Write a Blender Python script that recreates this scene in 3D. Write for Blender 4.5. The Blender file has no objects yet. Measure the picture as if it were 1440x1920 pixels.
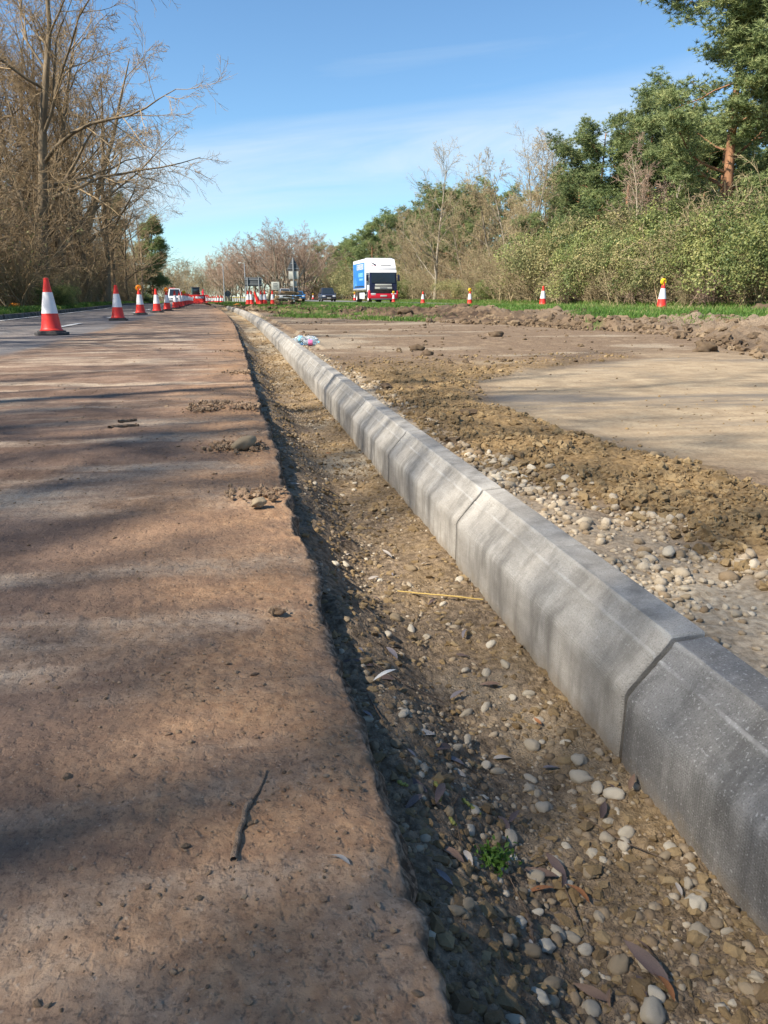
import bpy, bmesh, math, random
import numpy as np
from mathutils import Vector, Matrix

S = bpy.context.scene
COL = S.collection
rnd = random.Random(7)
R = math.radians
PI = math.pi

# ------------------------------------------------------------------ camera numbers
F, PITCH, YAW, CAMZ = 1442.0, R(15.65), R(10.7), 0.51
cp, sp, cy, sy = math.cos(PITCH), math.sin(PITCH), math.cos(YAW), math.sin(YAW)

def at(px, py, z=0.0):
    """ground point (X, Y) at height z that the photograph shows at a pixel"""
    xc, yc = (px-720)/F, -(py-960)/F
    f, u = cp+sp*yc, -sp+cp*yc
    k = (z-CAMZ)/u
    return (k*(sy*f+cy*xc), k*(cy*f-sy*xc))

def ratio(px):
    xc, f = (px-720)/F, cp+sp*0.28
    return (sy*f+cy*xc)/(cy*f-sy*xc)

def col(px, Y):
    return ratio(px)*Y

def sm(a, b, x):
    t = np.clip((np.asarray(x, float)-a)/(b-a), 0, 1)
    return t*t*(3-2*t)

def shift(Y):
    Y = np.asarray(Y, float)
    t = np.clip((Y-10)/30, 0, 1)
    return -0.75*t*t - 0.05*np.maximum(Y-40, 0)

def dip(Y):
    return -0.5*sm(45, 130, Y)

# ------------------------------------------------------------------ noise
def _hash(i, j, s):
    h = (i.astype(np.int64)*374761393 + j.astype(np.int64)*668265263 + s*974634777) & 0x7fffffff
    h = ((h ^ (h >> 13))*1274126177) & 0x7fffffff
    return ((h ^ (h >> 16)) & 0xffff)/65535.0

def vn(x, y, s=0):
    i, j = np.floor(x), np.floor(y)
    a, b = x-i, y-j
    a, b = a*a*(3-2*a), b*b*(3-2*b)
    i, j = i.astype(np.int64), j.astype(np.int64)
    return ((_hash(i, j, s)*(1-a)+_hash(i+1, j, s)*a)*(1-b) + (_hash(i, j+1, s)*(1-a)+_hash(i+1, j+1, s)*a)*b)*2-1

def fbm(x, y, s=0, o=4, g=0.5):
    r, a, t = 0, 1.0, 0
    for k in range(o):
        r = r+a*vn(x*2**k+k*17.3, y*2**k+k*9.1, s+k); t += a; a *= g
    return r/t

# ------------------------------------------------------------------ mesh helpers
def mesh_np(name, v, faces, mats, attrs=None, smooth=True, midx=None):
    """faces: list of int arrays (M,3) / (M,4)"""
    me = bpy.data.meshes.new(name)
    v = np.ascontiguousarray(v, dtype=np.float32)
    faces = [np.asarray(f, dtype=np.int32) for f in faces if len(f)]
    me.vertices.add(len(v)); me.vertices.foreach_set('co', v.ravel())
    idx = np.concatenate([f.ravel() for f in faces])
    tot = np.concatenate([np.full(len(f), f.shape[1], np.int32) for f in faces])
    st = np.concatenate([[0], np.cumsum(tot)[:-1]]).astype(np.int32)
    me.loops.add(len(idx)); me.loops.foreach_set('vertex_index', idx)
    me.polygons.add(len(tot)); me.polygons.foreach_set('loop_start', st)
    me.polygons.foreach_set('use_smooth', np.full(len(tot), smooth, dtype=bool))
    for m in (mats if isinstance(mats, (list, tuple)) else [mats]):
        me.materials.append(m)
    if midx is not None:
        me.polygons.foreach_set('material_index', np.asarray(midx, np.int32))
    me.update(calc_edges=True)
    for k, a in (attrs or {}).items():
        at_ = me.attributes.new(k, 'FLOAT', 'POINT')
        at_.data.foreach_set('value', np.ascontiguousarray(a, np.float32))
    return me

def link(name, me, parent=None, loc=None, rz=None):
    o = bpy.data.objects.new(name, me); COL.objects.link(o)
    if parent: o.parent = parent
    if loc is not None: o.location = loc
    if rz is not None: o.rotation_euler = (0, 0, rz)
    return o

def tag(o, label, cat, group=None):
    o['label'] = label; o['category'] = cat
    if group: o['group'] = group
    return o

def kind(o, k):
    o['kind'] = k; return o

def thing(name, label, cat, loc=(0, 0, 0), rz=0, group=None):
    return tag(link(name, None, None, loc, rz), label, cat, group)

def dup(o, loc=None, rz=None, scale=None, label=None, group=None, parent=None):
    c = o.copy(); COL.objects.link(c)
    if parent is not None: c.parent = parent
    if loc is not None: c.location = loc
    if rz is not None: c.rotation_euler = (0, 0, rz)
    if scale is not None: c.scale = scale if isinstance(scale, tuple) else (scale,)*3
    if label: c['label'] = label
    if group: c['group'] = group
    for ch in list(o.children): dup(ch, parent=c)
    return c

class MB:
    """collects simple shapes for one mesh"""
    def __init__(s): s.bm = bmesh.new()
    def box(s, c, d, bevel=0, rot=None, taper=None):
        r = bmesh.ops.create_cube(s.bm, size=1)
        vs = r['verts']
        for v in vs:
            if taper and v.co.z > 0: v.co.x *= taper[0]; v.co.y *= taper[1]
            v.co = Vector((v.co.x*d[0], v.co.y*d[1], v.co.z*d[2]))
        if bevel:
            es = list({e for v in vs for e in v.link_edges})
            r2 = bmesh.ops.bevel(s.bm, geom=es, offset=bevel, segments=2, affect='EDGES', profile=0.6)
            vs = list({v for f in r2['faces'] for v in f.verts} | {v for v in vs if v.is_valid})
        M = Matrix.Translation(c) @ (rot.to_4x4() if rot else Matrix())
        for v in vs: v.co = M @ v.co
        return s
    def cyl(s, a, b, r0, r1=None, n=16, cap=True):
        a, b = Vector(a), Vector(b); r1 = r0 if r1 is None else r1
        d = (b-a); L = d.length
        q = Vector((0, 0, 1)).rotation_difference(d).to_matrix().to_4x4()
        bmesh.ops.create_cone(s.bm, cap_ends=cap, segments=n, radius1=r0, radius2=max(r1, 1e-4), depth=L,
                              matrix=Matrix.Translation((a+b)/2) @ q)
        return s
    def lathe(s, prof, n=24, M=None):
        rings = []
        for r, z in prof:
            rings.append([s.bm.verts.new((r*math.cos(2*PI*i/n), r*math.sin(2*PI*i/n), z)) for i in range(n)])
        for a, b in zip(rings, rings[1:]):
            for i in range(n): s.bm.faces.new((a[i], a[(i+1) % n], b[(i+1) % n], b[i]))
        if M:
            for rg in rings:
                for v in rg: v.co = M @ v.co
        return s
    def prism(s, pts, axis, a, b, bevel=0):
        """polygon pts in the plane across axis ('x','y','z'), from a to b"""
        def mk(p, t):
            return {'x': (t, p[0], p[1]), 'y': (p[0], t, p[1]), 'z': (p[0], p[1], t)}[axis]
        A = [s.bm.verts.new(mk(p, a)) for p in pts]; B = [s.bm.verts.new(mk(p, b)) for p in pts]
        n = len(pts); fs = [s.bm.faces.new(A[::-1]), s.bm.faces.new(B)]
        for i in range(n): fs.append(s.bm.faces.new((A[i], A[(i+1) % n], B[(i+1) % n], B[i])))
        if bevel:
            es = list({e for f in fs for e in f.edges})
            bmesh.ops.bevel(s.bm, geom=es, offset=bevel, segments=2, affect='EDGES', profile=0.6)
        return s
    def quad(s, pts, thick=0.012):
        vs = [Vector(p) for p in pts]
        n = (vs[1]-vs[0]).cross(vs[2]-vs[0]).normalized()*thick
        A = [s.bm.verts.new(v) for v in vs]; B = [s.bm.verts.new(v+n) for v in vs]
        k = len(vs); s.bm.faces.new(A[::-1]); s.bm.faces.new(B)
        for i in range(k): s.bm.faces.new((A[i], A[(i+1) % k], B[(i+1) % k], B[i]))
        return s
    def me(s, name, m, smooth=None):
        bmesh.ops.recalc_face_normals(s.bm, faces=s.bm.faces[:])
        me = bpy.data.meshes.new(name); s.bm.to_mesh(me); s.bm.free()
        me.materials.append(m)
        if smooth is not None:
            me.polygons.foreach_set('use_smooth', np.full(len(me.polygons), True))
            try: me.set_sharp_from_angle(angle=smooth)
            except Exception: pass
        return me
    def build(s, name, m, parent=None, smooth=R(35), loc=None):
        return link(name, s.me(name, m, smooth), parent, loc)

# ------------------------------------------------------------------ node helper
class NT:
    def __init__(s, name):
        s.m = bpy.data.materials.new(name); s.m.use_nodes = True
        s.t = s.m.node_tree; s.b = s.t.nodes['Principled BSDF']; s.L = s.t.links.new
        s.out = s.t.nodes['Material Output']
        s._c = None
    def n(s, typ): return s.t.nodes.new(typ)
    def put(s, sock, v):
        if hasattr(v, 'is_output') or isinstance(v, bpy.types.NodeSocket): s.L(v, sock)
        else:
            if isinstance(v, (tuple, list)) and len(v) == 3 and len(getattr(sock, 'default_value', ())) == 4: v = (*v, 1)
            sock.default_value = v
    @property
    def co(s):
        if s._c is None: s._c = s.n('ShaderNodeTexCoord')
        return s._c.outputs['Object']
    def scaled(s, v, vec=None):
        m = s.n('ShaderNodeVectorMath'); m.operation = 'MULTIPLY'
        s.put(m.inputs[0], vec or s.co); m.inputs[1].default_value = v
        return m.outputs[0]
    def noise(s, scale, detail=4, rough=0.55, vec=None, dist=0):
        t = s.n('ShaderNodeTexNoise'); s.L(vec or s.co, t.inputs['Vector'])
        t.inputs['Scale'].default_value = scale; t.inputs['Detail'].default_value = detail
        t.inputs['Roughness'].default_value = rough; t.inputs['Distortion'].default_value = dist
        return t.outputs['Fac']
    def vor(s, scale, feature='F1', vec=None, out='Distance'):
        t = s.n('ShaderNodeTexVoronoi'); t.feature = feature; s.L(vec or s.co, t.inputs['Vector'])
        t.inputs['Scale'].default_value = scale
        return t.outputs[out]
    def attr(s, name):
        a = s.n('ShaderNodeAttribute'); a.attribute_name = name; return a.outputs['Fac']
    def rand(s): return s.n('ShaderNodeObjectInfo').outputs['Random']
    def ramp(s, f, stops):
        r = s.n('ShaderNodeValToRGB'); e = r.color_ramp.elements
        while len(e) < len(stops): e.new(0.5)
        for q, (p, c) in zip(e, stops):
            q.position = p; q.color = (c, c, c, 1) if isinstance(c, (int, float)) else (*c, 1)
        s.put(r.inputs[0], f); return r.outputs[0]
    def mix(s, f, a, b, mode='MIX'):
        m = s.n('ShaderNodeMix'); m.data_type = 'RGBA'; m.blend_type = mode
        s.put(m.inputs[0], f); s.put(m.inputs[6], a); s.put(m.inputs[7], b)
        return m.outputs[2]
    def math(s, op, a, b=0.0, clamp=False):
        m = s.n('ShaderNodeMath'); m.operation = op; m.use_clamp = clamp
        s.put(m.inputs[0], a); s.put(m.inputs[1], b); return m.outputs[0]
    def bump(s, h, strength=0.5, dist=0.01, normal=None):
        b = s.n('ShaderNodeBump'); b.inputs['Strength'].default_value = strength; b.inputs['Distance'].default_value = dist
        s.L(h, b.inputs['Height'])
        if normal is not None: s.L(normal, b.inputs['Normal'])
        return b.outputs['Normal']
    def done(s, c, rough=0.9, normal=None, spec=0.3, metal=0):
        s.put(s.b.inputs['Base Color'], c); s.put(s.b.inputs['Roughness'], rough)
        s.b.inputs['Specular IOR Level'].default_value = spec; s.b.inputs['Metallic'].default_value = metal
        if normal is not None: s.L(normal, s.b.inputs['Normal'])
        return s.m

def paint(name, c, rough=0.5, spec=0.4, metal=0, dirt=0.25, scale=6.0, dirtcol=(0.16, 0.12, 0.08)):
    t = NT(name)
    f = t.ramp(t.noise(scale, 5, 0.65), [(0.45, 0.0), (0.75, 1.0)])
    c2 = t.mix(t.math('MULTIPLY', f, dirt), c, dirtcol)
    return t.done(c2, rough, t.bump(t.noise(scale*12, 2), 0.08, 0.01), spec, metal)

def leaf_mat(name, stops, trans=0.3, rough=0.6, vary=0.25):
    t = NT(name)
    c = t.ramp(t.attr('tint'), stops)
    hsv = t.n('ShaderNodeHueSaturation'); t.L(c, hsv.inputs['Color'])
    v = t.math('MULTIPLY_ADD', t.rand(), vary*2); v.node.inputs[2].default_value = 1-vary
    t.L(v, hsv.inputs['Value'])
    t.done(hsv.outputs[0], rough, None, 0.25)
    if trans:
        tr = t.n('ShaderNodeBsdfTranslucent'); t.L(hsv.outputs[0], tr.inputs['Color'])
        mx = t.n('ShaderNodeMixShader'); mx.inputs[0].default_value = trans
        t.L(t.b.outputs[0], mx.inputs[1]); t.L(tr.outputs[0], mx.inputs[2]); t.L(mx.outputs[0], t.out.inputs['Surface'])
    return t.m

def bark_mat(name, a, b, vary=0.2, scale=3.0):
    t = NT(name)
    c = t.mix(t.ramp(t.noise(scale, 4, 0.6, t.scaled((1, 1, 0.3))), [(0.35, 0), (0.65, 1)]), a, b)
    hsv = t.n('ShaderNodeHueSaturation'); t.L(c, hsv.inputs['Color'])
    v = t.math('MULTIPLY_ADD', t.rand(), vary*2); v.node.inputs[2].default_value = 1-vary
    t.L(v, hsv.inputs['Value'])
    return t.done(hsv.outputs[0], 0.9, t.bump(t.noise(scale*5, 3, 0.6, t.scaled((1, 1, 0.25))), 0.5, 0.03), 0.15)
# ================================================================== MATERIALS
M = {}
def soil_noise(t):
    return t.noise(1.1, 6, 0.6), t.noise(7, 6, 0.65), t.noise(60, 5, 0.6), t.noise(260, 3, 0.6)

# --- planed carriageway: red-brown mud film over rough-milled asphalt; 'asph' marks the lane left unplaned
t = NT('planed_road')
a, b, c, d = soil_noise(t)
big = t.noise(0.45, 5, 0.6, t.scaled((0.7, 1.0, 1)))
streak = t.noise(1.0, 5, 0.6, t.scaled((0.5, 3.2, 1)))
red = t.mix(t.ramp(b, [(0.35, 0), (0.65, 1)]), (0.15, 0.098, 0.072), (0.25, 0.166, 0.118))
dust = t.mix(t.ramp(c, [(0.4, 0), (0.6, 1)]), (0.355, 0.275, 0.20), (0.46, 0.375, 0.285))
gry = t.mix(t.ramp(c, [(0.4, 0), (0.6, 1)]), (0.21, 0.152, 0.112), (0.33, 0.25, 0.19))
dark = t.mix(t.ramp(c, [(0.35, 0), (0.65, 1)]), (0.098, 0.062, 0.044), (0.18, 0.116, 0.082))
c1 = t.mix(t.ramp(streak, [(0.47, 0), (0.60, 0.85)]), red, dust)
c1 = t.mix(t.math('MULTIPLY', t.attr('far'), t.ramp(a, [(0.40, 0.05), (0.62, 0.5)])), c1, gry)
c1 = t.mix(t.ramp(t.noise(2.3, 6, 0.65, t.scaled((1, 1.5, 1))), [(0.47, 0), (0.63, 0.85)]), c1, dark)
orange = t.mix(t.ramp(c, [(0.35, 0), (0.65, 1)]), (0.26, 0.148, 0.082), (0.36, 0.225, 0.128))
c1 = t.mix(t.math('MULTIPLY', t.attr('edge'), t.ramp(b, [(0.34, 0.25), (0.58, 0.95)])), c1, orange)
asph = t.mix(t.ramp(d, [(0.35, 0), (0.65, 1)]), (0.115, 0.115, 0.12), (0.20, 0.20, 0.205))
asph = t.mix(t.ramp(t.noise(1.5, 4, 0.6, t.scaled((3, 0.2, 1))), [(0.45, 0), (0.7, 0.5)]), asph, (0.085, 0.085, 0.09))
c1 = t.mix(t.ramp(t.noise(170, 3, 0.7), [(0.36, 0.5), (0.47, 0.0)]), c1, (0.075, 0.05, 0.038))
c1 = t.mix(t.ramp(t.noise(210, 2, 0.7), [(0.62, 0.0), (0.74, 0.40)]), c1, (0.42, 0.33, 0.25))
c1 = t.mix(t.attr('asph'), c1, asph)
lip = t.mix(t.ramp(t.noise(90, 3), [(0.45, 0), (0.62, 1)]), (0.07, 0.052, 0.038), (0.27, 0.20, 0.145))
c1 = t.mix(t.attr('lip'), c1, lip)
c1 = t.mix(t.ramp(t.vor(55), [(0.03, 0.55), (0.12, 0.0)]), c1, (0.40, 0.33, 0.26))
pit = t.ramp(t.noise(95, 2, 0.5, t.scaled((1, 0.8, 1))), [(0.22, 0), (0.44, 1)])
pit2 = t.ramp(t.noise(38, 2, 0.5), [(0.2, 0), (0.40, 1)])
h = t.math('ADD', t.math('MULTIPLY', t.noise(24, 4, 0.55), 0.8), t.math('ADD', t.math('MULTIPLY', t.noise(140, 3, 0.6), 0.22), t.math('ADD', t.math('MULTIPLY', pit, 0.24), t.math('MULTIPLY', pit2, 0.2))))
rg = t.ramp(a, [(0.35, 0.7), (0.6, 0.95)])
M['road'] = t.done(c1, rg, t.bump(h, 0.85, 0.009), 0.12)

# --- trench bed
t = NT('trench_soil')
a, b, c, d = soil_noise(t)
br = t.mix(t.ramp(c, [(0.36, 0), (0.64, 1)]), (0.105, 0.075, 0.048), (0.30, 0.22, 0.146))
oc = t.mix(t.ramp(c, [(0.36, 0), (0.64, 1)]), (0.215, 0.14, 0.066), (0.37, 0.26, 0.135))
gy = t.mix(t.ramp(d, [(0.36, 0), (0.64, 1)]), (0.30, 0.24, 0.165), (0.52, 0.435, 0.315))
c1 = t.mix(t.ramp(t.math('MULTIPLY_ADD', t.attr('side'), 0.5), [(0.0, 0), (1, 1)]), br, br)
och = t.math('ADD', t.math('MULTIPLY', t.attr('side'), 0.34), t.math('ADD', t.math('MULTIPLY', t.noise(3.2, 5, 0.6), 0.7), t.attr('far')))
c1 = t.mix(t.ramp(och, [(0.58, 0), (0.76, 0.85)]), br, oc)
c1 = t.mix(t.math('MULTIPLY', t.attr('grit'), t.ramp(b, [(0.30, 0.1), (0.55, 1.0)])), c1, gy)
h = t.math('ADD', t.math('MULTIPLY', c, 0.8), t.math('MULTIPLY', d, 0.5))
M['trench'] = t.done(c1, 0.93, t.bump(h, 0.9, 0.014), 0.2)

# --- dug-out bay, spoil bank and central reserve: one ground, zones as attributes
t = NT('site_ground')
a, b, c, d = soil_noise(t)
strk = t.noise(0.8, 6, 0.62, t.scaled((0.45, 1.6, 1)))
mud = t.mix(t.ramp(c, [(0.36, 0), (0.64, 1)]), (0.10, 0.069, 0.046), (0.225, 0.158, 0.104))
mud = t.mix(t.ramp(b, [(0.5, 0), (0.7, 0.7)]), mud, (0.29, 0.215, 0.14))
tan = t.mix(t.ramp(b, [(0.35, 0), (0.65, 1)]), (0.28, 0.21, 0.135), (0.40, 0.315, 0.21))
tan = t.mix(t.ramp(t.vor(38), [(0.05, 0.5), (0.16, 0)]), tan, (0.42, 0.36, 0.28))
damp = t.ramp(strk, [(0.52, 0), (0.62, 1)])
tan = t.mix(t.ramp(c, [(0.36, 0.45), (0.52, 0)]), tan, (0.17, 0.12, 0.075))
trk = t.ramp(t.noise(2.0, 4, 0.6, t.scaled((0.25, 5.0, 1))), [(0.52, 0), (0.60, 0.35)])
tan = t.mix(trk, tan, (0.20, 0.15, 0.10))
tan = t.mix(t.math('MULTIPLY', damp, 0.75), tan, (0.14, 0.12, 0.10))
dst = t.mix(t.ramp(c, [(0.36, 0), (0.64, 1)]), (0.25, 0.20, 0.14), (0.44, 0.375, 0.285))
ochr = t.mix(t.ramp(c, [(0.36, 0), (0.64, 1)]), (0.14, 0.088, 0.038), (0.30, 0.205, 0.10))
turf = t.mix(t.ramp(b, [(0.4, 0), (0.6, 1)]), (0.045, 0.07, 0.02), (0.13, 0.12, 0.05))
c1 = t.mix(t.attr('smooth'), mud, tan)
c1 = t.mix(t.attr('dusty'), c1, dst)
c1 = t.mix(t.attr('clod'), c1, ochr)
bank = t.mix(t.ramp(t.noise(2.2, 5, 0.6), [(0.4, 0), (0.62, 1)]), (0.05, 0.033, 0.022), (0.155, 0.105, 0.065))
sx = t.n('ShaderNodeSeparateXYZ'); t.L(t.co, sx.inputs[0])
bank = t.mix(t.ramp(t.math('MULTIPLY', sx.outputs[0], 0.1), [(0.55, 0), (0.75, 1)]), bank, t.mix(t.ramp(c, [(0.36, 0), (0.62, 1)]), (0.12, 0.085, 0.056), (0.30, 0.235, 0.17)))
c1 = t.mix(t.attr('bank'), c1, bank)
c1 = t.mix(t.attr('turf'), c1, turf)
h = t.math('ADD', t.math('MULTIPLY', c, 0.8), t.math('MULTIPLY', d, 0.4))
wet = t.math('MULTIPLY', t.attr('smooth'), damp)
rg = t.math('SUBTRACT', 0.92, t.math('MULTIPLY', wet, 0.48))
M['site'] = t.done(c1, rg, t.bump(h, 0.7, 0.010), 0.2)

# --- wide ground
t = NT('wide_ground')
g1 = t.mix(t.ramp(t.noise(1.2, 5), [(0.4, 0), (0.6, 1)]), (0.05, 0.08, 0.02), (0.13, 0.13, 0.05))
w1 = t.mix(t.ramp(t.noise(4, 5), [(0.4, 0), (0.6, 1)]), (0.07, 0.05, 0.03), (0.19, 0.13, 0.08))
M['ground'] = t.done(t.mix(t.attr('wood'), g1, w1), 0.95, t.bump(t.noise(9, 5), 0.8, 0.08), 0.1)
t = NT('far_asphalt')
M['asphalt'] = t.done(t.mix(t.ramp(t.noise(40, 3), [(0.4, 0), (0.6, 1)]), (0.12, 0.12, 0.125), (0.2, 0.2, 0.2)), 0.85)
M['line'] = paint('line_paint', (0.62, 0.62, 0.6), 0.7, 0.3, 0, 0.6, 9, (0.2, 0.19, 0.18))

def concrete(name, a_, b_, speck=0.0, stain=False):
    t = NT(name)
    ln = t.math('MULTIPLY', t.attr('line'), t.ramp(t.noise(14, 5, 0.6), [(0.42, 0.05), (0.7, 0.38)]))
    base = t.mix(t.ramp(t.noise(9, 6, 0.68, t.scaled((1, 0.55, 1.6))), [(0.34, 0), (0.66, 1)]), a_, b_)
    pores = t.ramp(t.noise(420, 2, 0.7), [(0.36, 0.5), (0.47, 0.0)])
    base = t.mix(pores, base, tuple(v*0.45 for v in a_))
    drip = t.ramp(t.noise(26, 4, 0.6, t.scaled((1, 1, 0.12))), [(0.56, 0), (0.75, 0.28)])
    base = t.mix(drip, base, (0.47, 0.455, 0.43))
    damp = t.ramp(t.noise(11, 5, 0.62, t.scaled((1, 1.6, 0.35))), [(0.47, 0), (0.66, 0.75)])
    base = t.mix(damp, base, tuple(v*0.62 for v in a_))
    wt = t.ramp(t.noise(230, 2, 0.6), [(0.60-speck*0.01, 0), (0.72, 0.30+speck*0.1)])
    base = t.mix(wt, base, (0.52, 0.52, 0.51))
    base = t.mix(ln, base, (0.56, 0.55, 0.53))
    v = t.math('MULTIPLY_ADD', t.rand(), 0.22); v.node.inputs[2].default_value = 0.86
    hsv = t.n('ShaderNodeHueSaturation'); t.L(base, hsv.inputs['Color']); t.L(v, hsv.inputs['Value'])
    base = hsv.outputs[0]
    # clay smear at the foot
    sep = t.n('ShaderNodeSeparateXYZ'); t.L(t.co, sep.inputs[0])
    foot = t.math('MULTIPLY_ADD', t.noise(30, 4), 0.07); t.L(sep.outputs[2], foot.node.inputs[2])
    base = t.mix(t.ramp(foot, [(0.022, 0.6), (0.06, 0.0)]), base, (0.23, 0.18, 0.12))
    if stain:
        vd = t.n('ShaderNodeVectorMath'); vd.operation = 'DISTANCE'; t.L(t.co, vd.inputs[0]); vd.inputs[1].default_value = (0.060, 0.30, 0.022)
        n_ = t.math('MULTIPLY_ADD', t.noise(45, 4), 0.07); t.L(vd.outputs['Value'], n_.node.inputs[2])
        base = t.mix(t.ramp(n_, [(0.050, 0.85), (0.085, 0.0)]), base, (0.55, 0.42, 0.17))
    w = []
    for dr, rot in (('Y', None), ('Z', None)):
        wv = t.n('ShaderNodeTexWave'); wv.bands_direction = dr; t.L(t.co, wv.inputs['Vector'])
        wv.inputs['Scale'].default_value = 75; wv.inputs['Distortion'].default_value = 0.8
        wv.inputs['Detail'].default_value = 1; w.append(wv.outputs['Fac'])
    hh = t.math('ADD', t.math('MULTIPLY', t.math('MULTIPLY', w[0], w[1]), 0.55), t.math('MULTIPLY', t.noise(300, 3, 0.6), 0.9))
    nrm = t.bump(hh, 0.40, 0.004, t.bump(t.noise(16, 4), 0.25, 0.012))
    return t.done(base, 0.88, nrm, 0.25)
M['kerb'] = concrete('kerb_concrete', (0.265, 0.245, 0.217), (0.42, 0.395, 0.358))
M['kerb_stained'] = concrete('kerb_concrete_sanded', (0.265, 0.245, 0.217), (0.42, 0.395, 0.358), 0.1, True)
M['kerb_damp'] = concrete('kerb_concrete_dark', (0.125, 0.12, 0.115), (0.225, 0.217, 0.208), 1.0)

def stone_mat(name, stops, sc=40):
    t = NT(name)
    c1 = t.ramp(t.attr('tint'), stops)
    c1 = t.mix(t.ramp(t.noise(sc, 4, 0.65), [(0.4, 0), (0.62, 0.45)]), c1, (0.17, 0.125, 0.075))
    return t.done(c1, 0.85, t.bump(t.noise(sc*4, 4), 0.5, 0.004), 0.25)
M['gravel'] = stone_mat('gravel_stones', [(0, (0.16, 0.105, 0.058)), (0.4, (0.28, 0.21, 0.135)), (0.7, (0.41, 0.34, 0.25)), (1, (0.53, 0.46, 0.36))])
M['clod'] = stone_mat('clay_clods', [(0, (0.115, 0.075, 0.038)), (0.5, (0.225, 0.152, 0.072)), (1, (0.34, 0.245, 0.13))], 60)
M['spoil'] = stone_mat('spoil_lumps', [(0, (0.05, 0.034, 0.022)), (0.5, (0.115, 0.077, 0.048)), (1, (0.26, 0.19, 0.12))], 20)
M['mud_lump'] = stone_mat('mud_lumps', [(0, (0.105, 0.066, 0.042)), (0.5, (0.20, 0.13, 0.083)), (1, (0.33, 0.235, 0.155))], 60)
def pebble_mat(name, a_, b_):
    t = NT(name)
    c1 = t.mix(t.rand(), a_, b_)
    c1 = t.mix(t.ramp(t.noise(70, 4, 0.65), [(0.42, 0), (0.66, 0.5)]), c1, (0.20, 0.155, 0.105))
    return t.done(c1, 0.82, t.bump(t.noise(300, 4), 0.35, 0.002), 0.3)
M['pebble_pale'] = pebble_mat('pebble_pale', (0.34, 0.285, 0.21), (0.54, 0.48, 0.38))
M['pebble_brown'] = pebble_mat('pebble_brown', (0.20, 0.145, 0.085), (0.30, 0.235, 0.155))

# vegetation
M['bark_left'] = bark_mat('bark_brown', (0.13, 0.098, 0.062), (0.26, 0.20, 0.13))
M['twig_left'] = bark_mat('twig_brown', (0.26, 0.188, 0.11), (0.42, 0.31, 0.185))
M['bark_pale'] = bark_mat('bark_pale', (0.20, 0.17, 0.125), (0.34, 0.29, 0.22))
M['twig_tan'] = bark_mat('twig_tan', (0.26, 0.205, 0.118), (0.40, 0.32, 0.195))
M['twig_red'] = bark_mat('twig_red', (0.30, 0.205, 0.15), (0.44, 0.325, 0.25))
M['bark_pine'] = bark_mat('bark_pine', (0.17, 0.085, 0.05), (0.36, 0.19, 0.105))
M['needle'] = leaf_mat('pine_needles', [(0, (0.115, 0.165, 0.065)), (0.5, (0.26, 0.315, 0.13)), (1, (0.42, 0.44, 0.185))], 0.25)
M['needle_dark'] = leaf_mat('pine_needles_dark', [(0, (0.085, 0.125, 0.055)), (0.5, (0.195, 0.25, 0.10)), (1, (0.34, 0.365, 0.15))], 0.22)
M['needle_blue'] = leaf_mat('conifer_needles_dark', [(0, (0.02, 0.035, 0.022)), (1, (0.05, 0.075, 0.04))], 0.15)
M['ivy'] = leaf_mat('ivy_leaves', [(0, (0.075, 0.11, 0.035)), (0.45, (0.205, 0.24, 0.078)), (0.8, (0.265, 0.285, 0.10)), (1, (0.34, 0.325, 0.115))], 0.25, 0.45)
M['bramble'] = leaf_mat('bramble_leaves', [(0, (0.095, 0.115, 0.042)), (0.45, (0.245, 0.24, 0.10)), (0.8, (0.33, 0.29, 0.14)), (1, (0.40, 0.34, 0.15))], 0.25)
M['dry_leaf'] = leaf_mat('dry_leaves', [(0, (0.15, 0.095, 0.05)), (1, (0.38, 0.28, 0.18))], 0.2)
M['grass'] = leaf_mat('grass_blades', [(0, (0.060, 0.125, 0.022)), (0.6, (0.125, 0.235, 0.045)), (0.9, (0.24, 0.27, 0.08)), (1, (0.40, 0.34, 0.17))], 0.3, 0.5, 0.0)
M['leaf_litter'] = leaf_mat('willow_leaf', [(0, (0.10, 0.07, 0.06)), (1, (0.14, 0.10, 0.08))], 0.1, 0.6, 0.25)

# made things
M['red'] = paint('cone_red', (0.72, 0.035, 0.025), 0.42, 0.4, 0, 0.25, 9, (0.30, 0.10, 0.07))
M['white_sleeve'] = paint('reflective_white', (0.74, 0.72, 0.74), 0.45, 0.4, 0, 0.22, 12, (0.42, 0.37, 0.33))
M['black_rubber'] = paint('black_rubber', (0.045, 0.045, 0.048), 0.75, 0.3, 0, 0.6, 12, (0.20, 0.16, 0.13))
M['amber'] = paint('amber_lens', (0.85, 0.24, 0.008), 0.2, 0.6, 0, 0.1)
M['amber_dark'] = paint('amber_housing', (0.62, 0.24, 0.02), 0.4, 0.4, 0, 0.3)
M['yellow'] = paint('yellow_plastic', (0.88, 0.60, 0.02), 0.4, 0.4, 0, 0.15)
M['white_paint'] = paint('white_vehicle_paint', (0.78, 0.78, 0.80), 0.28, 0.5, 0, 0.12, 3)
M['navy'] = paint('navy_vehicle_paint', (0.014, 0.018, 0.05), 0.25, 0.5, 0, 0.1)
M['red_paint'] = paint('red_vehicle_paint', (0.62, 0.012, 0.035), 0.3, 0.5, 0, 0.15)
M['blue_curtain'] = paint('blue_curtain', (0.015, 0.175, 0.56), 0.5, 0.4, 0, 0.12, 2, (0.10, 0.28, 0.55))
M['cyan'] = paint('pale_cyan_print', (0.30, 0.70, 0.80), 0.5)
M['sky_blue'] = paint('mid_blue_print', (0.10, 0.36, 0.74), 0.5)
M['glass'] = paint('dark_window_glass', (0.018, 0.026, 0.034), 0.06, 0.8, 0, 0.05)
M['tyre'] = paint('tyre', (0.025, 0.025, 0.026), 0.8, 0.3, 0, 0.5)
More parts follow.
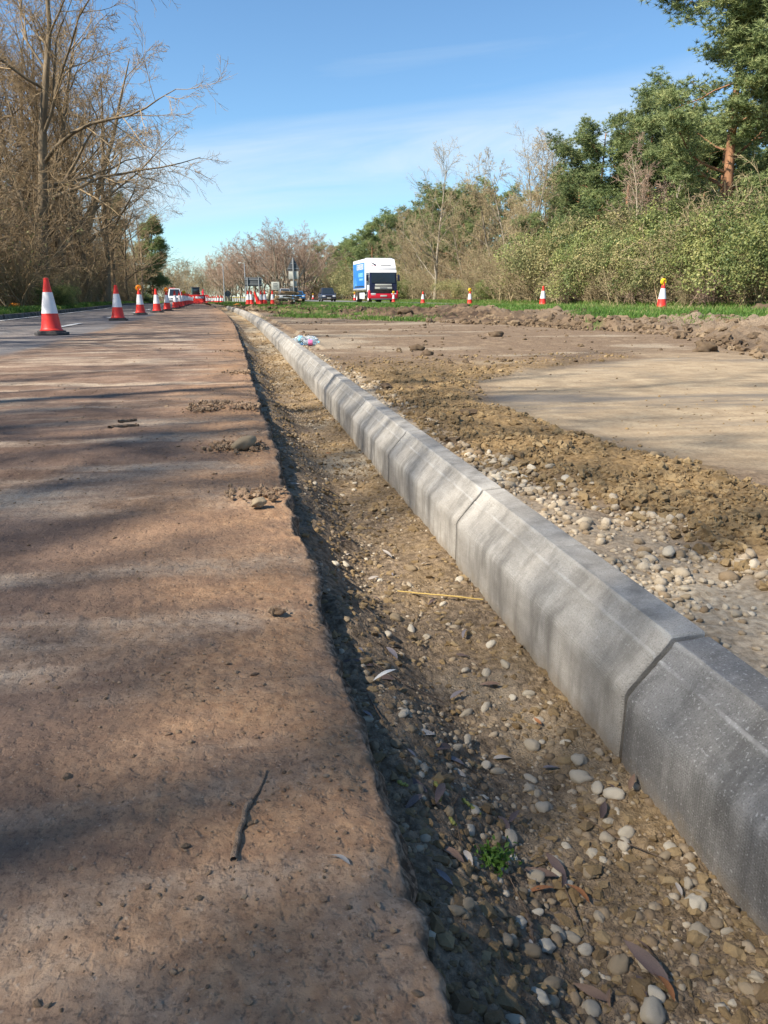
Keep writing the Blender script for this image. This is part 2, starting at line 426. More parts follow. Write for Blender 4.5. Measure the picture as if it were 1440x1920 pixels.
M['alu'] = paint('aluminium', (0.52, 0.52, 0.54), 0.35, 0.5, 0.6, 0.2)
M['grey_steel'] = paint('galvanised_steel', (0.36, 0.38, 0.40), 0.5, 0.4, 0.3, 0.2)
M['sign_back'] = paint('grey_sign_back', (0.105, 0.115, 0.125), 0.55, 0.3, 0, 0.4, 4, (0.16, 0.17, 0.16))
M['sign_pale'] = paint('pale_sign_plate', (0.56, 0.56, 0.50), 0.5, 0.3, 0, 0.2)
M['dark_blue_car'] = paint('dark_blue_car_paint', (0.035, 0.045, 0.075), 0.22, 0.6, 0.2, 0.06)
M['blue_car'] = paint('blue_car_paint', (0.03, 0.20, 0.50), 0.25, 0.6, 0.1, 0.06)
M['silver_car'] = paint('silver_car_paint', (0.42, 0.43, 0.44), 0.25, 0.6, 0.3, 0.06)
M['lamp_glass'] = paint('headlamp', (0.75, 0.76, 0.78), 0.12, 0.8)
M['tail_red'] = paint('tail_lamp', (0.5, 0.01, 0.02), 0.25, 0.6)
M['dark_green'] = paint('dark_green_paint', (0.02, 0.06, 0.05), 0.35, 0.5)
M['timber'] = bark_mat('weathered_timber', (0.27, 0.175, 0.09), (0.44, 0.31, 0.18), 0.25, 8)
M['bark_stick'] = bark_mat('stick_bark', (0.13, 0.09, 0.062), (0.24, 0.175, 0.125), 0.3, 60)
M['straw'] = paint('straw', (0.52, 0.36, 0.11), 0.6, 0.3, 0, 0.2)
M['bone_white'] = paint('bleached_wood', (0.62, 0.60, 0.56), 0.6, 0.3, 0, 0.2, 30)
M['catkin'] = paint('catkin', (0.27, 0.27, 0.075), 0.8, 0.2, 0, 0.3, 60)
M['orange_rag'] = paint('orange_plastic', (0.72, 0.26, 0.03), 0.5, 0.3, 0, 0.2)
for nm, c_ in (('leaf_plum', (0.12, 0.082, 0.072)), ('leaf_orange', (0.36, 0.15, 0.055)), ('leaf_pale', (0.46, 0.40, 0.34)), ('leaf_grey', (0.20, 0.175, 0.18)), ('leaf_brown', (0.20, 0.125, 0.085))):
    t = NT(nm); M[nm] = t.done(t.mix(t.ramp(t.noise(60, 4), [(0.35, 0), (0.7, 0.6)]), c_, tuple(v*0.55 for v in c_)), 0.5, t.bump(t.noise(200, 3), 0.3, 0.002), 0.4)
t = NT('clear_plastic')
M['clear'] = t.done((0.80, 0.88, 0.93), 0.08, None, 0.5)
t.b.inputs['Transmission Weight'].default_value = 0.75; t.b.inputs['IOR'].default_value = 1.15
M['label_blue'] = paint('blue_label', (0.22, 0.52, 0.68), 0.3)
M['label_pink'] = paint('pink_label', (0.66, 0.16, 0.34), 0.3)

# ================================================================== GROUND
def geo(a, b, k):
    n = max(2, int(math.log(b/a)/math.log(1+k))); return a*(b/a)**(np.arange(n+1)/n)

def grid_faces(ny, nx):
    i = np.arange(ny-1)[:, None]*nx + np.arange(nx-1)[None, :]
    i = i.ravel(); return np.stack([i, i+1, i+nx+1, i+nx], 1)

def edge_x(Y):
    """right-hand broken edge of the planed carriageway"""
    return 0.133-0.0078*np.minimum(Y, 40)+shift(Y)+0.019*fbm(Y*3.4, Y*0+3.3, 5, 4)+0.012*fbm(Y*24, Y*0+1.7, 9, 3)

def kerb_x(Y): return 0.536+shift(Y)

def rough(X, Y, amp=1.0):
    """small relief of trodden mud; fades where the mesh gets too coarse to hold it"""
    d = np.sqrt(X*X+Y*Y)
    z = 0.010*fbm(X*1.7, Y*2.6, 11, 4)
    z = z+0.0042*fbm(X*13, Y*13, 21, 4)
    f = sm(7, 1.5, d)
    z = z+f*0.0020*(np.abs(fbm(X*42, Y*46, 31, 4))*-2+0.6)
    z = z+sm(3.2, 0.8, d)*0.0009*fbm(X*130, Y*130, 41, 3)
    return z*amp

# ---- planed road
ys = np.concatenate([np.linspace(-3, 0.28, 40)[:-1], geo(0.28, 46, 0.0055), geo(46, 260, 0.05)[1:]])
off = [0.0]
while off[-1] < 5.35: off.append(off[-1]+0.0045*max(0.85, off[-1]+0.2))
off = np.array(off)
off = off*(5.35/off[-1])
Yg, Og = np.meshgrid(ys, off, indexing='ij')
EX = edge_x(Yg[:, :1])
ctr = shift(Yg)
w = sm(0.0, 0.6, Og)
Xg = EX*(1-w)+(0.133-0.0078*np.minimum(Yg, 40)+ctr)*w - Og
Zg = rough(Xg, Yg)+dip(Yg)
lumps = [(at(440, 765), 0.16, 0.020), (at(380, 770), 0.09, 0.012), (at(448, 838), 0.13, 0.014), (at(470, 700), 0.14, 0.018), (at(462, 930), 0.10, 0.010),
         (at(520, 1145), 0.03, 0.006), (at(215, 806), 0.12, 0.006), (at(140, 1150), 0.3, 0.005), (at(300, 1500), 0.12, 0.004), (at(590, 1450), 0.05, 0.004)]
for (p, r_, h_) in lumps:
    q = np.sqrt((Xg-p[0])**2+((Yg-p[1])*0.8)**2)
    Zg += h_*sm(r_, 0, q)*np.clip(0.25+1.8*fbm(Xg*26, Yg*26, 77, 4, .6), 0, 1.6)
Zg -= 0.010*sm(0.05, 0.0, Og)*(0.5+fbm(Yg*19, Og*19, 3, 3))
asph = sm(-2.0, -2.25, Xg-ctr+0.16*fbm(Xg*1.3, Yg*0.7, 15, 4))*(0.75+0.25*fbm(Xg*2, Yg*0.5, 4, 3))
Zg = Zg*(1-0.7*asph)+dip(Yg)*0.7*asph
far = sm(2.0, 11, Yg)
edg = sm(0.62, 0.0, Og+0.22*fbm(Xg*3, Yg*2, 8, 3))
ny, nx = Xg.shape
# broken face down into the trench
L = []
for k, (dx, dz) in enumerate([(0.006, -0.010), (0.013, -0.035), (0.006, -0.075), (0.016, -0.12), (0.010, -0.20)]):
    n1 = fbm(ys*21, ys*0+k*1.7, 51+k, 4, .6); n2 = fbm(ys*7, ys*0+k*0.7, 61, 3)
    L.append(np.stack([Xg[:, 0]+dx+0.016*n1+0.014*n2, ys, Zg[:, 0]+dz+0.006*n1], 1))
V = np.stack([Xg, Yg, Zg], 2)[:, ::-1]
V = np.concatenate([V, np.stack(L, 1)], 1)
pad = np.zeros((ny, 5))
A = lambda a_: np.concatenate([a_[:, ::-1], pad], 1).ravel()
lipa = np.concatenate([sm(0.012, 0.0, Og+0.006*fbm(Xg*40, Yg*40, 2, 3))[:, ::-1]*0.55, np.ones((ny, 5))], 1).ravel()
me = mesh_np('road', V.reshape(-1, 3), [grid_faces(ny, nx+5)], M['road'], {'asph': A(asph), 'far': A(far), 'edge': A(edg), 'lip': lipa})
kind(link('road', me), 'structure')

# ---- lane markings on the unplaned lane
def strip(x0, x1, y0, y1, n=6):
    yy = np.linspace(y0, y1, n)
    return [(yy, shift(yy)+x0, shift(yy)+x1)]
mv, mf = [], []
def add_strip(x0, x1, y0, y1, n=8, z=0.012):
    yy = np.linspace(y0, y1, n); b0 = sum(len(q) for q in mv)
    mv.append(np.concatenate([np.stack([shift(yy)+x0, yy, dip(yy)+z], 1), np.stack([shift(yy)+x1, yy, dip(yy)+z], 1)]))
    i = np.arange(n-1); mf.append(np.stack([b0+i, b0+n+i, b0+n+i+1, b0+i+1], 1))
for k in range(14): add_strip(-2.98, -2.86, 8.2+k*6.0, 10.2+k*6.0)
add_strip(-4.95, -4.85, 2, 90, 60)
kind(link('road_markings', mesh_np('road_markings', np.concatenate(mv), mf, M['line'])), 'structure')

# ---- trench bed
ys = np.concatenate([np.linspace(-1.5, 0.28, 30)[:-1], geo(0.28, 85, 0.0050)])
u = np.linspace(0, 1, 150)
Yg, U = np.meshgrid(ys, u, indexing='ij')
x0 = edge_x(Yg[:, :1])-0.05; x1 = kerb_x(Yg[:, :1])+0.06
Xg = x0+(x1-x0)*U
d_ = np.sqrt(Xg**2+Yg**2)
Zt = lambda X, Y: -0.172+0.10*sm(0.23, 0.03, X-edge_x(Y)+0.05*fbm(X*3, Y*3, 76, 3))+0.011*fbm(X*5, Y*4, 70, 4)+0.006*fbm(X*22, Y*22, 71, 3)+0.010*sm(0.10, 0.0, np.abs(X-kerb_x(Y)+0.02))+dip(Y)+0.17*sm(42, 46, Y)
Zg = Zt(Xg, Yg)+sm(4, 0.8, d_)*0.0045*np.abs(fbm(Xg*60, Yg*60, 72, 4))*2+sm(2.4, 0.6, d_)*0.0022*fbm(Xg*150, Yg*150, 73, 2)+0.008*sm(4, 14, d_)*fbm(Xg*9, Yg*6, 74, 2)
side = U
grit = sm(0.0, 0.5, fbm(Xg*2.6, Yg*1.9, 80, 4)+0.25*sm(0.3, 0.75, U)-0.05)
V = np.stack([Xg, Yg, Zg], 2)
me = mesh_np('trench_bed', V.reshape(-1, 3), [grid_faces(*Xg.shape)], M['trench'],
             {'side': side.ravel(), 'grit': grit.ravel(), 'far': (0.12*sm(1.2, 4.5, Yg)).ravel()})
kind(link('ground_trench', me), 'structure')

# ---- bay, spoil bank, central reserve
BAY = np.array([at(x, y, z) for x, y, z in [(1900, 690, -.07), (1640, 672, -.07), (1440, 662, -.07), (1330, 640, -.07), (1180, 626, -.07), (1040, 618, -.07), (940, 612, -.07), (830, 607, -.07),
                                            (720, 597, -.05), (600, 591, -.03), (520, 583, 0.0), (470, 580, 0.0), (428, 577, 0.0)]])
TURF = np.array([at(x, y, z) for x, y, z in [(1900, 612, .12), (1640, 606, .12), (1440, 602, .12), (1330, 600, .12), (1190, 598, .12), (1110, 603, .12), (1040, 592, .12), (930, 585, .12), (840, 578, .12),
                                             (760, 580, .12), (690, 582, .11), (600, 586, .08), (540, 585, .06), (480, 579, .04), (424, 575, .02)]])
def pl_dist(P, X, Y):
    best = np.full(X.shape, 1e9); sgn = np.zeros(X.shape)
    for (ax, ay), (bx, by) in zip(P[:-1], P[1:]):
        dx, dy = bx-ax, by-ay; L2 = dx*dx+dy*dy
        t_ = np.clip(((X-ax)*dx+(Y-ay)*dy)/L2, 0, 1)
        q = (X-ax-t_*dx)**2+(Y-ay-t_*dy)**2
        s_ = dx*(Y-ay)-dy*(X-ax)
        m_ = q < best; best = np.where(m_, q, best); sgn = np.where(m_, s_, sgn)
    th = np.arctan2(P[:, 0], P[:, 1]); o_ = np.argsort(th)
    rl = np.interp(np.arctan2(X, Y), th[o_], np.hypot(P[:, 0], P[:, 1])[o_])
    return np.sqrt(best)*np.where(np.hypot(X, Y) < rl, -1, 1)     # positive beyond the line (away from the camera)

def zones(X, Y):
    wob = 0.22*fbm(X*0.9, Y*0.9, 90, 3)+0.07*fbm(X*4, Y*4, 91, 3)
    b_, g_ = pl_dist(BAY, X, Y)+wob, pl_dist(TURF, X, Y)+wob*1.2
    tb = np.where(b_ <= 0, 0, np.where(g_ >= 0, 1, b_/(b_-np.minimum(g_, -1e-4)+1e-6)))
    return b_, g_, tb

def site_z(X, Y, fine=True):
    b_, g_, tb = zones(X, Y)
    rise = tb**0.75
    bankzone = sm(-0.15, 0.25, b_)*sm(0.5, -0.1, g_)
    step = sm(-0.02, 0.03, X-(0.99+shift(Y))+0.03*fbm(X*0+1, Y*3, 93, 3))*sm(8.5, 10.5, Y)
    base = -0.085+0.055*step
    top = 0.11+0.05*sm(0, 2, g_)-0.09*sm(26, 44, Y)
    z = base*(1-rise)+top*rise
    z = z+0.012*fbm(X*0.9, Y*1.4, 95, 4)*(1-rise)
    z = z+bankzone*(0.095*fbm(X*1.6, Y*1.6, 96, 4)+0.05*np.abs(fbm(X*5, Y*5, 97, 3)))
    # spoil heaps along the turf edge
    for (px, py, zz, r_, h_) in HEAPS:
        p = at(px, py, zz); q = np.sqrt((X-p[0])**2+((Y-p[1]))**2)
        z = z+h_*sm(r_, 0, q)*(0.75+0.5*fbm(X*4, Y*4, 98, 3))
    # loose clay strip beside the stone strip
    cl = clod_zone(X, Y)
    z = z+cl*(0.022+0.022*fbm(X*7, Y*7, 99, 4)+0.012*np.abs(fbm(X*24, Y*24, 100, 3)))
    z = z-0.055*sm(0.76, 0.665, X-shift(Y))*sm(9, 5, Y)
    if fine: 
        d = np.sqrt(X*X+Y*Y); sk = smooth_zone(X, Y)
        z = z+(1-0.85*sk)*(0.008*fbm(X*11, Y*11, 101, 4)+sm(6, 1.5, d)*0.006*np.abs(fbm(X*42, Y*42, 102, 3))+cl*sm(8, 2, d)*0.014*np.abs(fbm(X*33, Y*33, 104, 4)))
        z = z+bankzone*0.07*np.abs(fbm(X*6, Y*6, 105, 4))*2
    return z+dip(Y)
HEAPS = [(760, 592, 0, 1.0, .19), (830, 590, 0, 0.9, .18), (868, 590, .05, 0.85, .22), (700, 592, 0, 1.0, .10), (1030, 598, .05, 0.8, .13), (1090, 600, .05, 0.8, .15), (960, 597, 0.03, 1.0, .10), (910, 593, 0.03, .9, .12),
         (1440, 628, .0, 1.3, .16), (1380, 622, 0, 1.0, .10), (1290, 612, .02, 1.0, .08), (1330, 655, -.07, .28, .06), (560, 584, .02, .8, .05), (930, 634, -.07, .22, .09), (985, 692, -.07, .25, .025), (930, 694, -.07, .35, .02)]
CL0 = np.array([at(x, y, -.07) for x, y in [(1700, 1250), (1440, 1085), (1240, 980), (1040, 915), (850, 835), (760, 765), (700, 722), (640, 690), (590, 662)]])
CL1 = np.array([at(x, y, -.07) for x, y in [(1700, 1040), (1400, 908), (1200, 850), (1000, 792), (900, 745), (880, 712), (990, 692), (1100, 678), (1200, 668)]])
def clod_zone(X, Y):
    w_ = 0.10*fbm(X*2.5, Y*2.5, 110, 4)
    e0 = np.interp(Y, CL0[:, 1], CL0[:, 0]); e1 = np.interp(Y, np.sort(CL1[:, 1]), CL1[np.argsort(CL1[:, 1]), 0])
    return sm(-0.05, 0.12, X-e0+w_)*sm(0.10, -0.12, X-e1+w_)*sm(8, 5.5, Y)
def smooth_zone(X, Y):
    w_ = 0.40*fbm(X*1.3, Y*1.3, 112, 5, .6)
    e1 = np.interp(Y, np.sort(CL1[:, 1]), CL1[np.argsort(CL1[:, 1]), 0])
    return sm(-0.15, 0.35, X-e1+w_)*sm(8.2, 5.8, Y-0.12*X+w_*3)

xs = np.concatenate([geo(0.60, 12.2, 0.0062)])
ys = np.concatenate([np.linspace(-1.5, 0.6, 40)[:-1], geo(0.6, 75, 0.0062)])
Yg, Xu = np.meshgrid(ys, xs, indexing='ij')
Xg = Xu+shift(Yg)*sm(6, 0.6, Xu)
Zg = site_z(Xg, Yg)
b_, g_, tb = zones(Xg, Yg)
clz = clod_zone(Xg, Yg); smz = smooth_zone(Xg, Yg)
dusty = sm(0.12, -0.12, Xg-np.interp(Yg, CL0[:, 1], CL0[:, 0])+0.1*fbm(Xg*3, Yg*3, 115, 3))*sm(0.70, 0.78, Xg-shift(Yg)+0.03*fbm(Xg*9, Yg*9, 116, 3))*(0.55+0.45*sm(-0.3, 0.3, fbm(Xg*1.5, Yg*1.1, 117, 4)))
dusty = np.maximum(dusty, 0.6*sm(0.05, 0.45, fbm(Xg*0.8, Yg*1.9, 118, 5))*sm(5.0, 7.0, Yg))
turf = sm(-0.02, 0.2, g_)
bank = sm(-0.15, 0.2, b_)
me = mesh_np('site', np.stack([Xg, Yg, Zg], 2).reshape(-1, 3), [grid_faces(*Xg.shape)], M['site'],
             {'smooth': (smz*(1-bank)).ravel(), 'dusty': (dusty*(1-bank)).ravel(), 'clod': (clz*0.9).ravel(), 'bank': bank.ravel(), 'turf': turf.ravel()})
kind(link('ground_bay', me), 'structure')

# ---- wide ground to the horizon
gx = np.concatenate([-geo(40, 3000, 0.25)[::-1], np.arange(-38, 60, 0.8), geo(60, 3000, 0.25)])
gy = np.concatenate([-geo(30, 800, 0.3)[::-1], np.arange(-28, 262, 1.6), geo(262, 4000, 0.22)])
Yg, Xg = np.meshgrid(gy, gx, indexing='ij')
def wide_z(X, Y):
    c = X-shift(np.clip(Y, 0, 400))
    z = 0.12+0.05*fbm(X*0.3, Y*0.3, 120, 3)+dip(np.clip(Y, 0, 400))*sm(30, 5, X)
    z = z-0.5*sm(-5.55, -5.2, c)*sm(0.3, -0.2, c)
    z = z-0.5*sm(-0.4, 0.0, c)*sm(12.0, 11.2, X)*sm(75, 71, Y)*sm(-4, -2, Y)
    z = z-0.22*sm(10.9, 11.4, X)*sm(19.2, 18.4, X)
    z = z+0.25*sm(-7, -12, c)+0.5*sm(19, 26, X)
    return z
wood = np.maximum(sm(-6.9, -7.8, Xg-shift(np.clip(Yg, 0, 400))+0.6*fbm(Xg*0.6, Yg*0.6, 121, 3)), sm(20, 22, Xg))
me = mesh_np('ground', np.stack([Xg, Yg, wide_z(Xg, Yg)], 2).reshape(-1, 3), [grid_faces(*Xg.shape)], M['ground'], {'wood': wood.ravel()})
kind(link('ground', me), 'structure')
# ---- carriageway carrying the oncoming traffic
yy = np.concatenate([np.arange(-20, 262, 6.0), geo(262, 900, 0.1)]); n = len(yy)
def far_road_z(Y): return -0.075+dip(np.clip(Y, 0, 400))*0.3
def strip_mesh(name, xa, xb, zf, m):
    v = np.concatenate([np.stack([yy*0+xa, yy, zf(yy)], 1), np.stack([yy*0+xb, yy, zf(yy)], 1)])
    i = np.arange(n-1); return kind(link(name, mesh_np(name, v, [np.stack([i, n+i, n+i+1, i+1], 1)], m)), 'structure')
strip_mesh('far_road', 11.0, 18.6, lambda Y: far_road_z(Y)+0.06, M['asphalt'])
# ---- old kerb of the left verge
yk = np.arange(0, 120, 0.9); kv, kf = [], []
for i, y in enumerate(yk):
    s0, s1 = float(shift(y)), float(shift(y+0.88)); z0, z1 = float(dip(y)), float(dip(y+0.88)); e = rnd.uniform(-.012, .012)
    b0 = len(kv)
    for (sx, yv, zz) in ((s0, y, z0), (s1, y+0.88, z1)):
        for dx, dz in ((-5.18, -.1), (-5.18+e, .075), (-5.20+e, .10), (-5.33, .10), (-5.33, -.1)): kv.append((sx+dx, yv, zz+dz))
    for a_ in range(4): kf.append((b0+a_, b0+5+a_, b0+6+a_, b0+a_+1))
t = NT('old_kerb'); M['old_kerb'] = t.done(t.mix(t.ramp(t.noise(5, 5), [(0.4, 0), (0.62, 1)]), (0.04, 0.036, 0.03), (0.15, 0.135, 0.115)), 0.9, t.bump(t.noise(30, 4), 0.6, 0.02))
kind(link('verge_kerb', mesh_np('verge_kerb', kv, [np.array(kf)], M['old_kerb'])), 'structure')
# ================================================================== KERB BLOCKS
KP = [(0.0, -0.135), (0.0, -0.02), (0.0, 0.085), (0.0, 0.099), (0.0008, 0.105), (0.003, 0.1105), (0.0065, 0.1160), (0.011, 0.1215), (0.020, 0.1320), (0.036, 0.1506), (0.0430, 0.1587), (0.0440, 0.1615), (0.0468, 0.1640), (0.0485, 0.1648),
      (0.060, 0.1780), (0.0650, 0.1838), (0.067, 0.1885), (0.0695, 0.1915), (0.073, 0.1912), (0.080, 0.1917), (0.112, 0.1942), (0.121, 0.1945), (0.1245, 0.192), (0.125, 0.186), (0.125, 0.05), (0.125, -0.135)]
def kerb_mesh(seed, m, LEN=0.904):
    yv = np.array([0, 0.0035, 0.012, 0.06]+list(np.linspace(0.12, LEN-0.12, 14))+[LEN-0.06, LEN-0.012, LEN-0.0035, LEN])
    P = np.array(KP); n = len(P)
    cx_, cz_ = 0.065, 0.05
    vs = []
    for y in yv:
        e = min(y, LEN-y); ins = 0.0035*(1-min(1, e/0.0035))+0.0012*(1-min(1, e/0.012))
        q = P.copy(); dn = q-np.array([cx_, cz_]); q -= dn/np.linalg.norm(dn, axis=1)[:, None]*ins
        q += 0.0007*np.stack([fbm(q[:, 0]*60+seed, q[:, 1]*60+y*22, seed, 3), fbm(q[:, 0]*60+seed+9, q[:, 1]*60+y*22, seed+50, 3)], 1)
        chip = 0.004*np.clip(fbm(np.full(n, y*30.0), np.full(n, seed*3.3), seed+4, 3)-0.35, 0, 1)
        q -= dn*chip[:, None]
        vs.append(np.stack([q[:, 0], np.full(n, y), q[:, 1]], 1))
    V = np.concatenate(vs); ny = len(yv)
    i = np.arange(ny-1)[:, None]*n+np.arange(n-1)[None]; i = i.ravel()
    me = mesh_np('kerb_block', V, [np.stack([i, i+n, i+n+1, i+1], 1)], m, {'line': np.tile(np.isin(np.arange(n), [11, 12, 16, 17]).astype(float), ny)})
    bm = bmesh.new(); bm.from_mesh(me); bm.verts.ensure_lookup_table()
    bm.faces.new([bm.verts[k] for k in range(n)]); bm.faces.new([bm.verts[(ny-1)*n+k] for k in range(n-1, -1, -1)])
    bm.to_mesh(me); bm.free()
    me.polygons.foreach_set('use_smooth', np.full(len(me.polygons), True)); me.set_sharp_from_angle(angle=R(32))
    return me
KZ = -0.160
kms = [kerb_mesh(s_, M['kerb']) for s_ in (1, 2, 3, 4)]
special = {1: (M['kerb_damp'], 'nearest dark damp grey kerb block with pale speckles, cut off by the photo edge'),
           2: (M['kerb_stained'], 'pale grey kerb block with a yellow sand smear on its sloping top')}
names_k = {0: 'kerb block at the very start of the run, behind the dark damp block',
           3: 'third grey kerb block from the photo edge, beyond the black open joint',
           4: 'fourth kerb block from the photo edge, two blocks past the sand smeared one',
           5: 'fifth grey kerb block from the photo edge along the trench',
           6: 'sixth grey kerb block from the photo edge along the trench'}
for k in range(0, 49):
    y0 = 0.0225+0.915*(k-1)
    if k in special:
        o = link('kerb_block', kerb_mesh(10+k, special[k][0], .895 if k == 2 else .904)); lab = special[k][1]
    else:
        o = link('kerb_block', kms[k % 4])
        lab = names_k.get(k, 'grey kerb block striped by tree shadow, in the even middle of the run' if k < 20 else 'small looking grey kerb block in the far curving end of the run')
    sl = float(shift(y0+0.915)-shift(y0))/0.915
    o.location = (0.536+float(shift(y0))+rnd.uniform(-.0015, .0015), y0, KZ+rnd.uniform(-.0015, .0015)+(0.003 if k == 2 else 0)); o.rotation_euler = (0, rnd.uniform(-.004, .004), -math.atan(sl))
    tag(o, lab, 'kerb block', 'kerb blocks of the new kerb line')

# ================================================================== STONES
def ico(sub):
    bm = bmesh.new(); bmesh.ops.create_icosphere(bm, subdivisions=sub, radius=1)
    v = np.array([q.co[:] for q in bm.verts]); f = np.array([[q.index for q in p.verts] for p in bm.faces]); bm.free()
    return v, f
I1, I2, I3 = ico(1), ico(2), ico(3)
def stone_shapes(base, n, lump, seed, fr=1.3, gn=0.5):
    out = []
    v, f = base
    for k in range(n):
        r_ = 1+lump*fbm(v[:, 0]*fr+k*7+seed+v[:, 2]*0.7, v[:, 1]*fr+v[:, 2]*1.1+k*3, seed+k, 4, gn)
        out.append(v*r_[:, None])
    return out, f
def scatter(name, shapes, f, pos, size, flat, rng, mat, tint, k='stuff', smooth=None):
    n = len(pos); nv = len(shapes[0])
    sh = np.stack(shapes)[rng.integers(0, len(shapes), n)]
    a_ = rng.uniform(0, 2*PI, n); ca, sa = np.cos(a_)[:, None], np.sin(a_)[:, None]
    el = rng.uniform(0.75, 1.35, n)
    x = sh[:, :, 0]*el[:, None]; y = sh[:, :, 1]/el[:, None]; z = sh[:, :, 2]*flat[:, None]
    tl = rng.normal(0, 0.25, n)[:, None]; x, z = x*np.cos(tl)-z*np.sin(tl), x*np.sin(tl)+z*np.cos(tl)
    P = np.stack([x*ca-y*sa, x*sa+y*ca, z], 2)*size[:, None, None]+pos[:, None, :]
    F_ = (f[None]+(np.arange(n)*nv)[:, None, None]).reshape(-1, 3)
    me = mesh_np(name, P.reshape(-1, 3), [F_], mat, {'tint': np.repeat(tint, nv)}, smooth=(mat is M['gravel']))
    return kind(link(name, me), k)
rng = np.random.default_rng(3)
shp, fI = stone_shapes(I1, 8, 0.35, 1)
# trench gravel: many small stones, thicker near the camera
def logy(n, a, b): return a*(b/a)**rng.random(n)
n = 24000
Y = logy(n, 0.28, 16); U = rng.random(n)
X = edge_x(Y)+0.02+(kerb_x(Y)-edge_x(Y)-0.02)*U
dens = sm(-0.35, 0.35, fbm(X*4, Y*3, 130, 4)+0.35*(U-0.5))*0.9+0.12
k_ = rng.random(n) < dens; X, Y = X[k_], Y[k_]; n = len(X)
sz = np.clip(rng.lognormal(-5.95, 0.5, n), 0.0013, 0.0088)*(1+0.10*np.minimum(Y, 6))
Z = Zt(X, Y)+sz*0.12
scatter('gravel_trench', shp, fI, np.stack([X, Y, Z], 1), sz, rng.uniform(.5, .85, n), rng, M['gravel'], np.clip(rng.beta(1.5, 2.6, n)+0.12*fbm(X*3, Y*3, 131), 0, 1))
# dusty stone strip behind the kerb
n = 9000
Y = logy(n, 0.9, 12); e0 = np.interp(Y, CL0[:, 1], CL0[:, 0])
X = kerb_x(Y)+0.135+(e0+0.06-kerb_x(Y)-0.135)*rng.random(n)
k_ = rng.random(n) < 0.10+0.9*sm(-0.15, 0.4, fbm(X*4, Y*3.3, 133, 4)); X, Y = X[k_], Y[k_]; n = len(X)
sz = np.clip(rng.lognormal(-5.1, 0.5, n), 0.003, 0.018)*(1+0.05*Y)
scatter('gravel_strip', shp, fI, np.stack([X, Y, site_z(X, Y)+sz*0.2], 1), sz, rng.uniform(.5, .85, n), rng, M['gravel'], np.clip(rng.beta(2.4, 1.6, n), 0, 1))
# crumbled clay beside it
lsh, lf = stone_shapes(I2, 10, 1.15, 20, 2.1, 0.75)
n = 12000
Y = logy(n, 1.0, 8.0); e0 = np.interp(Y, CL0[:, 1], CL0[:, 0]); e1 = np.interp(Y, np.sort(CL1[:, 1]), CL1[np.argsort(CL1[:, 1]), 0])
X = e0-0.04+(e1-e0+0.1)*rng.random(n)
k_ = rng.random(n) < 0.1+0.9*sm(-0.35, 0.25, fbm(X*5, Y*4, 135, 4)); X, Y = X[k_], Y[k_]; n = len(X)
sz = np.clip(rng.lognormal(-5.2, 0.55, n), 0.003, 0.02)
scatter('loose_clay', lsh, lf, np.stack([X, Y, site_z(X, Y)+sz*0.25], 1), sz, rng.uniform(.6, .95, n), rng, M['clod'], np.clip(rng.beta(2, 1.8, n), 0, 1))
# lumps on the spoil bank and scattered on the muddy bay
n = 6500
p_ = rng.integers(0, len(BAY)-1, n); t_ = rng.random(n)
c_ = BAY[p_]*(1-t_[:, None])+BAY[p_+1]*t_[:, None]; p2 = np.clip(p_, 0, len(TURF)-2); g_ = TURF[p2]*(1-t_[:, None])+TURF[p2+1]*t_[:, None]
w_ = rng.uniform(-0.15, 1.0, n)[:, None]
XY = c_*(1-w_)+g_*w_+rng.normal(0, 0.12, (n, 2)); XY = XY[XY[:, 0] > kerb_x(XY[:, 1])+0.3]; n = len(XY)
sz = np.clip(rng.lognormal(-3.95, 0.6, n), 0.008, 0.085)
scatter('spoil_lumps', lsh, lf, np.stack([XY[:, 0], XY[:, 1], site_z(XY[:, 0], XY[:, 1], False)+sz*0.3], 1), sz, rng.uniform(.55, .95, n), rng, M['spoil'], np.clip(rng.beta(1.8, 1.8, n)+0.1*sm(6, 10, XY[:, 0]), 0, 1))
n = 2600
Y = logy(n, 3, 34); X = kerb_x(Y)+0.3+rng.random(n)*np.clip(Y*0.8, 1, 8)
k_ = (pl_dist(BAY, X, Y) < 0) & ((smooth_zone(X, Y) < 0.3) | (rng.random(n) < 0.05)) & (rng.random(n) < 0.1+sm(-0.1, 0.4, fbm(X*1.4, Y*1.0, 137, 4))); X, Y = X[k_], Y[k_]; n = len(X)
sz = np.clip(rng.lognormal(-4.5, 0.55, n), 0.005, 0.04)*np.where(smooth_zone(X, Y) > .3, .5, 1)
scatter('mud_crumbs', lsh, lf, np.stack([X, Y, site_z(X, Y, False)+sz*0.3], 1), sz, rng.uniform(.5, .8, n), rng, M['spoil'], np.clip(rng.beta(1.6, 2, n), 0, 1))
# crumbs dropped on the planed road
n = 2600
Y = logy(n, 1.3, 26); X = edge_x(Y)-rng.exponential(0.7, n)-0.02
k_ = rng.random(n) < 0.12+sm(0.05, 0.5, fbm(X*2.2, Y*1.5, 139, 4)); X, Y = X[k_], Y[k_]; n = len(X)
sz = np.clip(rng.lognormal(-5.9, 0.6, n), 0.0012, 0.013)*sm(0.5, 4, Y)+.0005
scatter('mud_crumbs', lsh, lf, np.stack([X, Y, rough(X, Y)+sz*0.15], 1), sz, rng.uniform(.45, .8, n), rng, M['mud_lump'], np.clip(rng.beta(1.8, 2, n)+0.1, 0, 1))
n = 6500
Y = logy(n, 0.35, 5); X = edge_x(Y)-rng.random(n)*np.clip(0.5*Y+.3, 0, 2)-0.01
k_ = rng.random(n) < 0.15+0.85*sm(-0.2, 0.35, fbm(X*6, Y*5, 149, 4)); X, Y = X[k_], Y[k_]; n = len(X)
